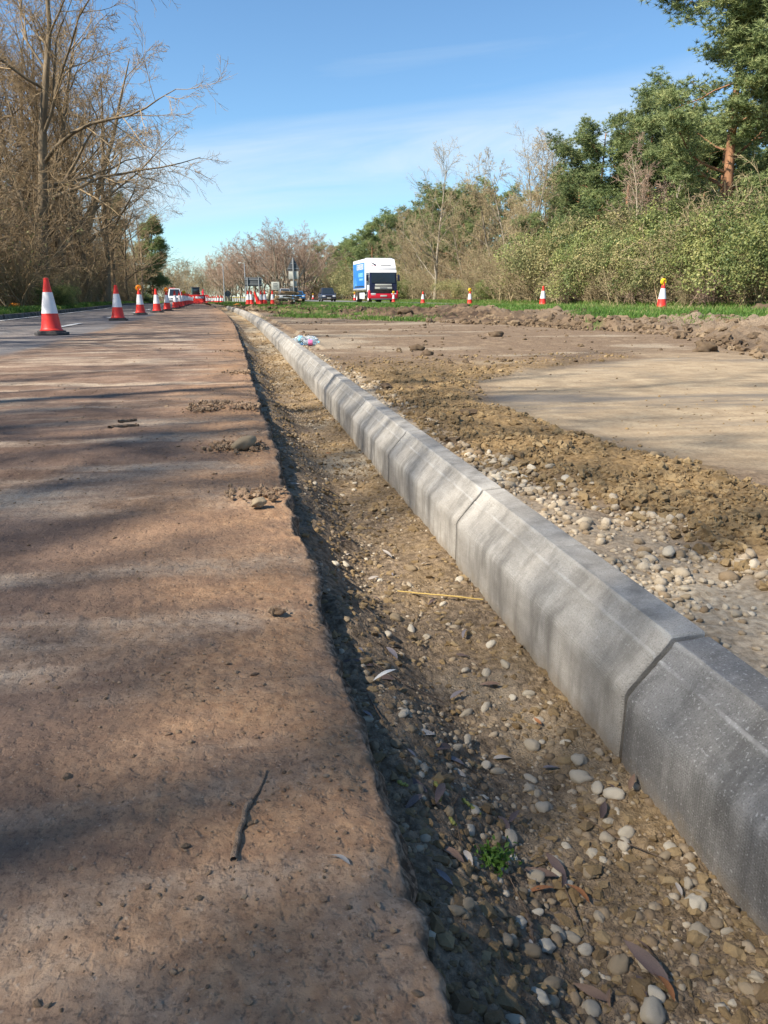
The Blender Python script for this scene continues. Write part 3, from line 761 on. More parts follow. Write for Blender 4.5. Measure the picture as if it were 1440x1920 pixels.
sz = np.clip(rng.lognormal(-6.75, 0.5, n), 0.0006, 0.0045)*(1+.12*Y)
scatter('road_grit', *stone_shapes(I1, 8, .8, 80, 2.0, .6), np.stack([X, Y, rough(X, Y)+sz*.25], 1), sz, rng.uniform(.5, .9, n), rng, M['mud_lump'], np.clip(rng.beta(1.6, 1.6, n), 0, 1))
# torn lumps by the broken edge
pts = []
for (p, r_, k_) in [(at(460, 765), 0.13, 90), (at(380, 772), 0.07, 40), (at(400, 760), .1, 40), (at(440, 840), 0.09, 80), (at(470, 700), 0.10, 50), (at(468, 928), 0.07, 45), (at(450, 700), .12, 40), (at(445, 660), .15, 40), (at(520, 1146), 0.014, 5)]:
    q = rng.normal(0, 1, (int(k_*2.2), 2))*np.array([r_*0.55, r_*0.5])+np.array(p); pts.append(q)
XY = np.concatenate(pts); XY = XY[XY[:, 0] < edge_x(XY[:, 1])+0.005]; n = len(XY)
sz = np.clip(rng.lognormal(-5.4, 0.55, n), 0.002, 0.009)
scatter('mud_crumbs', lsh, lf, np.stack([XY[:, 0], XY[:, 1], rough(XY[:, 0], XY[:, 1])+0.008+sz*0.3], 1), sz, rng.uniform(.6, .9, n), rng, M['mud_lump'], np.clip(rng.beta(2, 1.6, n), 0, 1))

# fine grit lying on the flat damp patch
n = 3200
Y = logy(n, 2.2, 9); X = rng.uniform(1.4, 6.5, n); k_ = (smooth_zone(X, Y) > .3) & (pl_dist(BAY, X, Y) < 0) & (rng.random(n) < .08+sm(0.0, .45, fbm(X*1.5, Y*1.5, 143, 4))); X, Y = X[k_], Y[k_]; n = len(X)
sz = np.clip(rng.lognormal(-5.6, 0.5, n), 0.002, 0.012)
scatter('bay_grit', *stone_shapes(I1, 8, .8, 70, 2.0, .6), np.stack([X, Y, site_z(X, Y, False)+sz*.3], 1), sz, rng.uniform(.5, .9, n), rng, M['clod'], rng.beta(2, 1.6, n))
# crumbs of soil all over the trench bed
n = 12000
Y = logy(n, 0.28, 14); X = edge_x(Y)+0.02+(kerb_x(Y)-edge_x(Y)-0.02)*rng.random(n)
k_ = rng.random(n) < 0.25+0.75*sm(-0.3, 0.3, fbm(X*6, Y*5, 141, 4)); X, Y = X[k_], Y[k_]; n = len(X)
sz = np.clip(rng.lognormal(-5.75, 0.55, n), 0.0016, 0.011)*(1+0.08*np.minimum(Y, 6))
c2, f2 = stone_shapes(I1, 8, 1.0, 60, 2.0, .7)
scatter('soil_crumbs', c2, f2, np.stack([X, Y, Zt(X, Y)+sz*0.2], 1), sz, rng.uniform(.5, .9, n), rng, M['clod'], np.clip(rng.beta(1.6, 2.2, n)+0.25*(((X-edge_x(Y))/(kerb_x(Y)-edge_x(Y)))-.5), 0, 1))

# pebbles that can be told apart: each one an object
psh, pf = stone_shapes(I3, 4, 0.34, 40)
psh = psh+stone_shapes(I3, 4, 0.46, 47, 1.6, .4)[0]
pm = {m_: [mesh_np('pebble', np.stack([s_[:, 0]*e_, s_[:, 1]/e_, s_[:, 2]*0.68], 1), [pf], M[m_]) for s_, e_ in zip(psh, (1.05, 1.25, 1.15, 1.4, 1.0, 1.2, 1.3, 1.1))] for m_ in ('pebble_pale', 'pebble_brown')}
def pebble(x, y, z, r_, m_, label, group, i=None):
    o = link('pebble', pm[m_][rnd.randrange(8) if i is None else i]); o.scale = (r_, r_, r_*rnd.uniform(.85, 1.15))
    o.location = (x, y, z); o.rotation_euler = (rnd.uniform(-.3, .3), rnd.uniform(-.3, .3), rnd.uniform(0, 6.28))
    return tag(o, label, 'pebble', group)
def tr_z(x, y): return float(Zt(np.array([x]), np.array([y]))[0])
def st_z(x, y): return float(site_z(np.array([[x]]), np.array([[y]]))[0, 0])
def rd_z(x, y): return float(rough(np.array([x]), np.array([y]))[0])
TZ = -0.172
hero = [  # px, py, radius in px, material
 (771, 1066, 13, 'pebble_brown'), (1020, 1507, 17, 'pebble_pale'), (958, 1583, 17, 'pebble_pale'), (885, 1567, 15, 'pebble_pale'), (974, 1766, 17, 'pebble_pale'), (1044, 1755, 15, 'pebble_pale'),
 (1072, 1757, 14, 'pebble_pale'), (1096, 1778, 14, 'pebble_pale'), (1045, 1640, 12, 'pebble_pale'), (1002, 1650, 17, 'pebble_pale'), (998, 1390, 18, 'pebble_pale'), (1090, 1455, 20, 'pebble_pale'),
 (1120, 1480, 16, 'pebble_pale'), (1150, 1495, 18, 'pebble_pale'), (993, 1474, 14, 'pebble_pale'), (995, 1452, 12, 'pebble_pale'), (934, 1447, 14, 'pebble_pale'), (875, 1402, 12, 'pebble_pale'), (1085, 1428, 16, 'pebble_pale'),
 (906, 1512, 10, 'pebble_pale'), (1138, 1568, 14, 'pebble_pale'), (1141, 1540, 10, 'pebble_pale'), (1208, 1808, 15, 'pebble_pale'), (1216, 1868, 20, 'pebble_pale'), (1220, 1905, 24, 'pebble_pale'), (1302, 1703, 18, 'pebble_pale'),
 (1310, 1757, 18, 'pebble_pale'), (1418, 1848, 15, 'pebble_pale'), (1400, 1865, 14, 'pebble_brown'), (1110, 1895, 18, 'pebble_pale'), (875, 1332, 12, 'pebble_pale'), (873, 1253, 10, 'pebble_pale'), (912, 1258, 12, 'pebble_pale'),
 (948, 1250, 13, 'pebble_pale'), (920, 1210, 11, 'pebble_pale'), (742, 1167, 14, 'pebble_brown'), (862, 1095, 10, 'pebble_pale'), (855, 1108, 10, 'pebble_brown'), (831, 1135, 9, 'pebble_pale'), (771, 1182, 11, 'pebble_pale'),
 (783, 1587, 13, 'pebble_brown'), (840, 1600, 13, 'pebble_brown'), (878, 1613, 14, 'pebble_pale'), (960, 1630, 12, 'pebble_pale'), (1022, 1795, 16, 'pebble_pale'), (1150, 1465, 10, 'pebble_pale'), (1010, 1345, 10, 'pebble_pale'),
 (870, 1830, 15, 'pebble_brown'), (850, 1850, 15, 'pebble_brown'), (930, 1785, 16, 'pebble_brown'), (990, 1830, 18, 'pebble_brown'), (1160, 1812, 20, 'pebble_brown'), (1030, 1870, 18, 'pebble_brown'), (1085, 1555, 12, 'pebble_brown'), (975, 1690, 12, 'pebble_brown')]
hl = {0: 'flat tan pebble standing out in the trench well short of the yellow straw', 1: 'teardrop shaped pale pebble alone in the middle of the trench', 2: 'pale pebble in the trench by the purple leaf, above the green weed', 24: 'largest pale pebble at the bottom edge of the photo',
      35: 'oval brown pebble in the trench left of the yellow straw', 51: 'dark round clay lump among pale pebbles low in the trench'}
for k, (px, py, rp, m_) in enumerate(hero):
    x, y = at(px, py, TZ+0.006); D = math.hypot(math.hypot(x, y), CAMZ-TZ); r_ = rp*0.84*D/F
    if x > kerb_x(y)-r_*0.6: x = float(kerb_x(y))-r_*0.6
    pebble(x, y, tr_z(x, y)+r_*0.28, r_, m_, hl.get(k, 'smooth pale pebble lying loose on the trench bed' if m_ == 'pebble_pale' else 'brown earthy pebble lying loose on the trench bed'), 'loose pebbles in the trench')
# smaller loose ones
k = 0
while k < 95:
    y = 0.42*(4.2/0.42)**rnd.random(); x = float(edge_x(np.array([y]))[0])+0.05+rnd.random()**0.75*0.34
    if float(fbm(np.array([x*4]), np.array([y*3]), 130, 4)[0]) < -0.15 and rnd.random() < .8: continue
    r_ = rnd.uniform(0.0045, 0.0095)*(1+0.05*y)
    m_ = 'pebble_pale' if rnd.random() < .68 else 'pebble_brown'
    pebble(x, y, tr_z(x, y)+r_*0.35, r_, m_, 'small pale pebble among the gravel of the trench' if m_ == 'pebble_pale' else 'small brown pebble among the gravel of the trench', 'loose pebbles in the trench'); k += 1
# pale cobbles behind the kerb
k = 0
while k < 78:
    px, py = (rnd.uniform(870, 1110), rnd.uniform(852, 935)) if k < 52 else (rnd.uniform(1190, 1440), rnd.uniform(1075, 1235))
    x, y = at(px, py, -.08)
    if x < kerb_x(y)+0.15: continue
    line = 862+(px-880)*0.33
    if k < 52 and abs(py-line) > 22: continue
    r_ = rnd.uniform(0.008, 0.016) if k < 52 else rnd.uniform(0.005, 0.011)
    pebble(x, y, st_z(x, y)+r_*0.4, r_, 'pebble_pale' if rnd.random() < .8 else 'pebble_brown', 'rounded stone in the pale heap between the kerb and the loose clay' if k < 52 else 'rounded stone lying close behind the pale kerb blocks', 'stones behind the kerb'); k += 1
x, y = at(1252, 1043, -.075); pebble(x, y, st_z(x, y)+.010, .016, 'pebble_pale', 'single white stone on the dusty strip behind the kerb', 'stones behind the kerb')
x, y = at(1230, 865, -.07); pebble(x, y, st_z(x, y)+.012, .022, 'pebble_brown', 'lone brown clod on the smooth damp ground right of the clay strip', 'stones behind the kerb')
# two stones on the broken edge of the planed road
for (px, py, r_, lab) in [(458, 833, .034, 'elongated grey stone lying in torn mud on the planed road edge'), (484, 937, .019, 'round grey stone on the planed road edge nearer the camera')]:
    x, y = at(px, py, .02); o = pebble(x, y, rd_z(x, y)+r_*0.42+.008, r_, 'pebble_brown', lab, None, 3 if r_ > .03 else 4); o.rotation_euler = (0, -0.2, 0.7)

# ================================================================== TWIGS, LEAVES, LITTER
def grow(P, Rr, c, t0, t1, ratio, ang, N, up, wob, rng, rr, rmin, angj=0.25, lenfall=0.5):
    """c children for every branch polyline in P (M,n,3); radii Rr (M,n)"""
    Mn, n = P.shape[:2]
    seg = np.linalg.norm(np.diff(P, axis=1), axis=2); Ln = seg.sum(1)
    par = np.repeat(np.arange(Mn), c); k = len(par)
    t = np.tile((np.arange(c)+0.5)/c, Mn)+rng.uniform(-.5, .5, k)/c
    t = t0+(t1-t0)*np.clip(t, 0, 1)
    f = t*(n-1); i = np.minimum(f.astype(int), n-2); u = (f-i)[:, None]
    p0 = P[par, i]*(1-u)+P[par, i+1]*u
    r0 = Rr[par, i]*(1-u[:, 0])+Rr[par, i+1]*u[:, 0]
    tan = P[par, i+1]-P[par, i]; tan /= np.linalg.norm(tan, axis=1)[:, None]+1e-9
    q = rng.normal(size=(k, 3)); q -= (q*tan).sum(1)[:, None]*tan; q /= np.linalg.norm(q, axis=1)[:, None]+1e-9
    a = ang+rng.normal(0, angj, k); d = np.cos(a)[:, None]*tan+np.sin(a)[:, None]*q
    L = Ln[par]*ratio*(1-lenfall*t)*rng.uniform(.6, 1.3, k)
    out = np.empty((k, N, 3)); out[:, 0] = p0
    for j in range(1, N):
        d = d+wob*rng.normal(size=(k, 3)); d[:, 2] += up
        d /= np.linalg.norm(d, axis=1)[:, None]
        out[:, j] = out[:, j-1]+d*(L/(N-1))[:, None]
    r_ = np.maximum(np.minimum(r0*rr, r0*0.95), rmin)
    rad = r_[:, None]*np.linspace(1, 0.12, N)[None]
    return out, np.maximum(rad, rmin*0.6)

def tube(P, Rr, k=4):
    Mn, N = P.shape[:2]
    T = np.empty_like(P); T[:, 1:-1] = P[:, 2:]-P[:, :-2]; T[:, 0] = P[:, 1]-P[:, 0]; T[:, -1] = P[:, -1]-P[:, -2]
    T /= np.linalg.norm(T, axis=2)[:, :, None]+1e-9
    ov = P[:, -1]-P[:, 0]
    ref = np.where((np.abs(ov[:, 2]) > 0.75*np.linalg.norm(ov, axis=1))[:, None], np.array([1.0, 0.13, 0]), np.array([0.05, 0.1, 1.0]))[:, None, :]
    A_ = np.cross(T, np.broadcast_to(ref, T.shape)); A_ /= np.linalg.norm(A_, axis=2)[:, :, None]+1e-9
    B_ = np.cross(T, A_)
    th = 2*PI*np.arange(k)/k
    V = P[:, :, None]+Rr[:, :, None, None]*(np.cos(th)[:, None]*A_[:, :, None]+np.sin(th)[:, None]*B_[:, :, None])
    i = np.arange(Mn)[:, None, None]*N*k+np.arange(N-1)[None, :, None]*k; j = np.arange(k)[None, None]; j2 = (j+1) % k
    Fq = np.stack([i+j, i+j2, i+k+j2, i+k+j], 3).reshape(-1, 4)
    return V.reshape(-1, 3), Fq

def join_parts(parts):
    vs, fs, b0 = [], [], 0
    for v, f in parts:
        vs.append(v); fs.append(f+b0); b0 += len(v)
    return np.concatenate(vs), fs
def wander(p0, d0, L, N, wob, rng, r0, r1, up=0.0):
    p = np.empty((1, N, 3)); p[0, 0] = p0; d = np.array(d0, float); d /= np.linalg.norm(d)
    for j in range(1, N):
        d = d+rng.normal(0, wob, 3); d[2] += up; d /= np.linalg.norm(d); p[0, j] = p[0, j-1]+d*L/(N-1)
    return p, np.linspace(r0, r1, N)[None]

def leaf_mesh(m, L=1.0, W=0.16, curl=0.12, twist=0.3):
    n = 9; u = np.linspace(0, 1, n); hw = W*np.sin(PI*u**0.8)**0.9*0.5+0.004
    v = []
    for s_ in (-1, 0, 1):
        tw = twist*(u-0.5)
        v.append(np.stack([s_*hw*np.cos(tw), u*L, curl*np.sin(PI*u)*L*0.5+abs(s_)*hw*0.35+s_*hw*np.sin(tw)], 1))
    V = np.concatenate(v); i = np.arange(n-1)
    return mesh_np('leaf', V, [np.concatenate([np.stack([i, n+i, n+i+1, i+1], 1), np.stack([n+i, 2*n+i, 2*n+i+1, n+i+1], 1)])], m, {'tint': np.full(3*n, .5)})
LMESH = {}
def leaf(px, py, Lpx, ang, m_, label, z=TZ, group='fallen willow leaves', W=0.2, on_road=False):
    if (m_, W) not in LMESH: LMESH[(m_, W)] = [leaf_mesh(M[m_], 1, W, c_, t_) for c_, t_ in ((0.12, 0.5), (0.25, -0.6), (0.05, 0.9))]
    x, y = at(px, py, z); D = math.hypot(math.hypot(x, y), CAMZ-z); L = Lpx*D/F
    o = link('fallen_leaf', rnd.choice(LMESH[(m_, W)])); o.scale = (L, L, L)
    zz = (rd_z(x, y)+0.003) if on_road else tr_z(x, y)+0.008
    o.location = (x, y, zz); o.rotation_euler = (rnd.uniform(-.15, .25), rnd.uniform(-.5, .5), ang)
    return tag(o, label, 'leaf', group)
LV = [(657, 1622, 48, 0.9, 'leaf_pale', 'single pale leaf lying on the red brown planed road'), (700, 1383, 50, -1.1, 'bone_white', 'white sliver of bleached wood in the trench by the road edge'),
      (815, 1458, 60, 1.7, 'leaf_pale', 'long pale curled leaf of the cluster in the shaded trench'), (870, 1475, 60, 1.35, 'leaf_grey', 'grey leaf of the cluster in the shaded trench'), (845, 1462, 50, 1.9, 'leaf_plum', 'dark leaf of the cluster in the shaded trench'),
      (800, 1600, 55, 0.6, 'leaf_plum', 'plum coloured leaf over the dark purple leaf heap in the trench'), (815, 1615, 60, -.5, 'leaf_plum', 'dark purple leaf of the heap by the broken road edge'), (790, 1610, 50, 2.3, 'leaf_plum', 'dark purple leaf of the heap by the broken road edge'), (830, 1610, 50, 1.5, 'leaf_plum', 'dark purple leaf of the heap by the broken road edge'),
      (953, 1568, 40, -.8, 'leaf_plum', 'small purple leaf leaning against a pale pebble'), (883, 1710, 42, 0.1, 'leaf_pale', 'upright pale leaf below the green weed'), (868, 1715, 60, 0.9, 'leaf_brown', 'brown leaf under the upright pale one, below the weed'),
      (1045, 1660, 60, 1.2, 'leaf_brown', 'brown leaf pointing at a pale pebble in mid trench'), (1040, 1680, 52, 1.7, 'leaf_orange', 'orange brown leaf lying flat, right of the green weed'), (1105, 1705, 48, .7, 'leaf_orange', 'narrow orange leaf beside the grey grit'),
      (1060, 1660, 60, 0.2, 'leaf_plum', 'dark plum leaf crossing a twig in mid trench'), (1015, 1365, 26, 0.2, 'leaf_orange', 'small bright orange leaf near the kerb foot'), (1145, 1895, 60, .85, 'leaf_brown', 'brown leaf at the bottom edge among pale pebbles'),
      (1255, 1865, 90, .35, 'leaf_plum', 'long dark leaf at the bottom right corner'), (1262, 1900, 60, .1, 'leaf_orange', 'orange brown leaf at the bottom right corner'), (1178, 1502, 40, -.7, 'leaf_brown', 'brown leaf near the foot of the dark kerb block'),
      (1125, 1548, 50, -.6, 'leaf_plum', 'dark leaf between pebbles near the dark kerb block'), (700, 1340, 70, 1.3, 'leaf_plum', 'dark leaf among twigs next to the broken road edge'), (740, 1350, 60, 1.7, 'leaf_brown', 'brown leaf among twigs next to the broken road edge'),
      (780, 1535, 30, .4, 'leaf_grey', 'small blue grey leaf in the shaded side of the trench'), (700, 1470, 26, .6, 'leaf_grey', 'pale grey leaf stuck on the broken road edge'), (845, 1800, 40, .5, 'leaf_grey', 'grey leaf near the bottom of the broken road edge'),
      (755, 1250, 40, 1.5, 'leaf_plum', 'dark leaf in the trench above the cluster of twigs'), (868, 1205, 34, -.6, 'leaf_grey', 'grey leaf beside the pale pebbles near the straw'), (735, 1050, 34, .4, 'leaf_pale', 'pale leaf in the middle of the trench near the tan pebble'),
      (690, 1095, 24, -1.2, 'leaf_pale', 'tiny white leaf left of the tan pebble'), (568, 966, 40, 1.5, 'leaf_pale', 'white leaf sliver in the far trench by the road edge'), (632, 938, 40, 1.2, 'straw', 'thin straw coloured leaf in the far sunny trench'), (1010, 1120, 0, 0, None, ''),
      (940, 1290, 40, 1.3, 'leaf_brown', 'brown leaf among pebbles in the sunny trench'), (745, 1285, 44, .3, 'leaf_grey', 'small grey leaf in the trench by the road edge'), (1185, 1345, 0, 0, None, ''), (850, 1860, 0, 0, None, '')]
for (px, py, L, a_, m_, lb) in LV:
    if m_: leaf(px, py, L, a_, m_, lb, W=0.13 if m_ in ('bone_white', 'straw') else 0.24, on_road=(px == 657), z=0 if px == 657 else TZ)
for k in range(48):
    y = 0.42*(4.5/0.42)**rnd.random(); x = float(edge_x(np.array([y]))[0])+0.04+rnd.random()*0.33
    m_ = rnd.choice(['leaf_plum', 'leaf_plum', 'leaf_brown', 'leaf_brown', 'leaf_pale', 'leaf_grey', 'leaf_orange'])
    if (m_, 0.24) not in LMESH: LMESH[(m_, 0.24)] = [leaf_mesh(M[m_], 1, 0.24, .12, .5)]
    o = link('fallen_leaf', rnd.choice(LMESH[(m_, 0.24)])); o.scale = (rnd.uniform(.018, .034),)*3
    o.location = (x, y, tr_z(x, y)+.007); o.rotation_euler = (rnd.uniform(-.2, .3), rnd.uniform(-.6, .6), rnd.uniform(0, 6.28))
    tag(o, {'leaf_plum': 'small dark dead leaf lying in the trench', 'leaf_brown': 'small brown dead leaf lying in the trench', 'leaf_pale': 'small pale dead leaf lying in the trench', 'leaf_grey': 'small grey dead leaf lying in the trench', 'leaf_orange': 'small orange dead leaf lying in the trench'}[m_], 'leaf', 'fallen willow leaves')
def stick(name, pts, r0, r1, m_, label, cat, group=None):
    P = np.array(pts)[None]; n = P.shape[1]
    # refine
    q = np.stack([np.interp(np.linspace(0, n-1, 14), np.arange(n), P[0, :, c_]) for c_ in range(3)], 1)
    q += np.random.default_rng(len(label)+int(pts[0][1]*999)).normal(0, r0*0.35, q.shape)*np.array([1, 1, .4])
    v, f = tube(q[None], np.linspace(r0, r1, 14)[None], 6)
    return tag(link(name, mesh_np(name, v, [f], m_)), label, cat, group)
def gp(px, py, dz, road=False):
    x, y = at(px, py, 0 if road else TZ); return (x, y, (rd_z(x, y) if road else tr_z(x, y))+dz)
stick('straw_stalk', [gp(745, 1122, .012), gp(800, 1130, .016), gp(850, 1136, .014), gp(905, 1141, .012)], .0015, .0018, M['straw'], 'bright yellow straw stalk lying across the trench to the kerb', 'straw')
sticks = [([(437, 1612), (447, 1560), (462, 1520), (470, 1500)], True, .0034, .0026, 'muddy stick lying alone on the red brown road'), ([(462, 1522), (485, 1478), (500, 1440)], True, .0018, .0010, 'thin pale twig forking off the muddy stick on the road'),
          ([(205, 806), (230, 803), (260, 800)], True, .008, .006, 'dark muddy stick lying crosswise on the road, nearer of two'), ([(225, 795), (255, 790)], True, .007, .006, 'dark muddy stick lying crosswise on the road, farther of two'),
          ([(700, 1336), (760, 1345), (830, 1332)], False, .0014, .001, 'thin dark twig across the trench above the white sliver'), ([(705, 1268), (760, 1262)], False, .0012, .0009, 'thin twig in the trench beside the broken road edge'),
          ([(860, 1550), (850, 1600), (862, 1680)], False, .0009, .0007, 'thin pale stalk beside the purple leaf heap'), ([(1085, 1530), (1160, 1585), (1240, 1625)], False, .0012, .0009, 'brown twig running towards the dark kerb block'),
          ([(985, 1760), (1000, 1840)], False, .003, .002, 'black wet twig low in the trench'), ([(1060, 1680), (1085, 1740)], False, .0012, .001, 'thin dark twig right of the green weed'), ([(640, 1180), (700, 1200)], False, .0012, .0009, 'thin twig lying by the road edge in the sunny trench'),
          ([(600, 935), (650, 942)], False, .0015, .001, 'thin twig in the far sunny part of the trench'), ([(950, 1680), (985, 1750)], False, .0008, .0006, 'thin green stalk hanging from the weed'), ([(690, 1420), (720, 1480)], False, .0014, .001, 'twig leaning on the broken road edge')]
for pts, road, r0, r1, lb in sticks:
    stick('twig' if r0 < .003 else 'stick', [gp(a_, b_, r0*0.8+(0 if road else .006), road) for a_, b_ in pts], r0, r1, M['bark_stick'], lb, 'twig' if r0 < .003 else 'stick', 'twigs lying about')
for (pts, lb) in [([(815, 1570), (825, 1590), (822, 1600)], 'upright pale green catkin beside the purple leaf heap'), ([(865, 1572), (900, 1582)], 'flat yellow green catkin left of a pale pebble'), ([(842, 1628), (850, 1640)], 'short catkin under the purple leaf heap'),
                  ([(1238, 1835), (1255, 1880)], 'long yellow green catkin at the bottom right corner'), ([(1005, 1020), (1010, 1030)], 'tiny catkin near the kerb'), ([(745, 1600), (765, 1602)], 'pale green catkin touching the broken road edge')]:
    stick('catkin', [gp(a_, b_, .007) for a_, b_ in pts], .0026, .0018, M['catkin'], lb, 'catkin', 'willow catkins')

# small green weed
rg = np.random.default_rng(12)
x, y, z = gp(918, 1668, 0.0)
n = 260
c_ = np.array([x, y, z])+rg.normal(0, 1, (n, 3))*np.array([.013, .012, .004]); c_[:, 2] = z+np.abs(rg.normal(0, .008, n))+.003
def leaf_cards(c, s, rng, outn=None, bias=0.6, asp=0.55):
    n = len(c); nn = rng.normal(size=(n, 3)); nn[:, 2] += 0.3
    if outn is not None: nn = nn*0.8+outn*bias*1.6
    nn /= np.linalg.norm(nn, axis=1)[:, None]
    a_ = np.cross(nn, rng.normal(size=(n, 3))); a_ /= np.linalg.norm(a_, axis=1)[:, None]; b_ = np.cross(nn, a_)
    s = s[:, None]
    V = np.stack([c-a_*s, c+b_*s*asp+nn*s*0.12, c+a_*s, c-b_*s*asp+nn*s*0.12], 1).reshape(-1, 3)
    return V, np.arange(4*n).reshape(-1, 4)
V, Fq = leaf_cards(c_, rg.uniform(.0025, .0055, n), rg)
tag(link('weed', mesh_np('weed', V, [Fq], M['grass'], {'tint': np.repeat(rg.uniform(0, .5, n), 4)}, False)), 'small dark green weed growing in the shaded trench bed', 'weed')

# ================================================================== GRASS
def blades(name, X, Y, Z, h, rng, wd=0.012, tint=None):
    n = len(X); a_ = rng.uniform(0, 2*PI, n); ln = rng.normal(0, 0.45, (n, 2))
    c, s = np.cos(a_)*wd, np.sin(a_)*wd
    B = np.stack([X, Y, Z-0.02], 1); sd = np.stack([c, s, 0*c], 1)
    mid = B+np.stack([ln[:, 0]*h*0.25, ln[:, 1]*h*0.25, h*0.6], 1); tip = B+np.stack([ln[:, 0]*h*0.8, ln[:, 1]*h*0.8, h], 1)
    V = np.stack([B-sd, B+sd, mid+sd*0.7, mid-sd*0.7, tip], 1).reshape(-1, 3); i = np.arange(n)*5
    return kind(link(name, mesh_np(name, V, [np.stack([i, i+1, i+2, i+3], 1), np.stack([i+3, i+2, i+4], 1)], M['grass'], {'tint': np.repeat(tint, 5)}, False)), 'stuff')
rg = np.random.default_rng(21)
n = 150000
Y = logy(n, 8, 110); X = rg.uniform(0, 1, n)*(11.3+0.6)-0.6+shift(Y)*0.9
g_ = pl_dist(TURF, X, Y)+0.35*fbm(X*1.3, Y*1.3, 200, 3)
k_ = ((g_ > 0.0) | (Y > 46)) & (X > np.interp(Y, [30, 44, 60], [1.5, .4, .2])+shift(Y)) & (rg.random(n) < np.clip(sm(-0.05, 0.3, g_)+(Y > 46), 0, 1))
X, Y, g_ = X[k_], Y[k_], g_[k_]; n = len(X)
Z = np.where(Y < 75, site_z(X, Y, False), wide_z(X, Y))
h = rg.uniform(.05, .13, n)*(1+0.3*fbm(X*0.5, Y*0.5, 201, 3))*(1+0.5*sm(8.5, 10.5, X))
dry = 0.25*sm(0.05, .4, fbm(X*0.6, Y*0.6, 202, 3))+0.35*sm(9, 11, X)
blades('grass_reserve', X, Y, Z, h, rg, 0.010+0.0003, np.clip(rg.beta(2, 3.2, n)*0.95+dry, 0, 1))
n = 45000
Y = rg.uniform(14, 120, n); c = -5.36-np.abs(rg.normal(0, .75, n)); X = c+shift(Y)
blades('grass_verge', X, Y, wide_z(X, Y), rg.uniform(.05, .16, n), rg, .012, np.clip(rg.beta(2, 2.4, n)+0.25*sm(-6.3, -7.3, c), 0, 1))
n = 26000
Y = rg.uniform(14, 110, n); X = 18.5+np.abs(rg.normal(0, .8, n))
blades('grass_hedge_foot', X, Y, wide_z(X, Y), rg.uniform(.08, .28, n), rg, .016, np.clip(rg.beta(2.4, 1.6, n), 0, 1))
# grass tussocks torn off onto the spoil
n = 9000
k_ = rg.integers(0, 9, n); cs = np.array([at(700, 588, .05), at(705, 594, 0.02), at(830, 578, .12), at(560, 588, .04), at(640, 586, .05), at(1390, 608, .1), at(770, 590, .1), at(600, 590, .04), at(1300, 604, .1)])[k_]
X = cs[:, 0]+rg.normal(0, .35, n); Y = cs[:, 1]+rg.normal(0, .45, n)
blades('grass_tussocks', X, Y, site_z(X, Y, False), rg.uniform(.04, .12, n), rg, .010, np.clip(rg.beta(2, 2.2, n), 0, 1))

# ================================================================== TREES
def make_bare(seed, H, r0, limbs, lean=(0, 0), fork=False, upl=0.03, ang=0.85, t0=0.18, lratio=0.55, counts=(10, 8, 6), bark='bark_left', twig='twig_left', wob=0.07, rmin=0.0065, split=1):
    rng = np.random.default_rng(seed)
    tr = []; R_ = []
    for s_ in range(split):
        a_ = rng.uniform(0, 6.28); o_ = 0.0 if split == 1 else r0*1.1
        P, Q = wander((o_*math.cos(a_), o_*math.sin(a_), -0.3), (lean[0]+(.22*math.cos(a_) if split > 1 else 0), lean[1]+(.22*math.sin(a_) if split > 1 else 0), 1), H*rng.uniform(.85, 1), 14, wob, rng, r0*rng.uniform(.75, 1), 0.02, 0.05)
        Q = Q*(1+0.5*np.exp(-np.linspace(0, 14, 14))); tr.append(P); R_.append(Q)
    P, Q = np.concatenate(tr), np.concatenate(R_)
    L1, r1 = grow(P, Q, limbs, t0, 0.97, lratio, ang, 9, upl, 0.13, rng, 0.5, 0.02)
    L2, r2 = grow(L1, r1, counts[0], 0.2, 1, 0.48, 0.75, 6, upl, 0.16, rng, 0.55, 0.011)
    L3, r3 = grow(L2, r2, counts[1], 0.15, 1, 0.5, 0.7, 5, upl*0.6, 0.18, rng, 0.6, rmin*1.15)
    L4, r4 = grow(L3, r3, counts[2], 0.1, 1, 0.55, 0.65, 4, 0.0, 0.2, rng, 0.7, rmin)
    v, f = join_parts([tube(P, Q, 10), tube(L1, r1, 6)])
    tm = mesh_np('trunk', v, f, M[bark])
    v, f = join_parts([tube(L2, r2, 4), tube(L3, r3, 3), tube(L4, r4, 3)])
    cm = mesh_np('crown', v, f, M[twig])
    return tm, cm, L3
def tree_obj(name, parts, loc, rz, sc, label, group, cat='tree'):
    o = thing(name, label, cat, loc, rz, group); o.scale = sc if isinstance(sc, tuple) else (sc,)*3
    for nm, me in parts: link(nm, me, o)
    return o
def wz(x, y): return float(wide_z(np.array([x]), np.array([y]))[0])

bareA = make_bare(1, 15, .30, 15, (0.02, 0), ang=0.80, lratio=0.52, split=1)[:2]
bareB = make_bare(2, 14, .22, 10, ang=0.6, lratio=0.5, split=2, counts=(9, 8, 5))[:2]
bareC = make_bare(3, 13, .20, 14, ang=1.0, lratio=0.62, upl=0.02, counts=(10, 8, 5))[:2]
bareT = make_bare(4, 15, .17, 20, ang=0.55, lratio=0.42, upl=0.05, bark='bark_pale', twig='twig_tan', wob=0.03, t0=0.15, counts=(8, 6, 4))[:2]
bareR = make_bare(5, 12, .20, 14, ang=0.55, lratio=0.55, upl=0.05, bark='bark_pale', twig='twig_red', split=2, t0=0.1, counts=(9, 7, 5), rmin=.010)[:2]
bareY = make_bare(6, 11, .16, 16, ang=0.6, lratio=0.5, upl=0.05, bark='bark_pale', twig='twig_tan', split=2, t0=0.05, counts=(10, 8, 5), rmin=.010)[:2]
TC = lambda ab: (('trunk', ab[0]), ('crown', ab[1]))

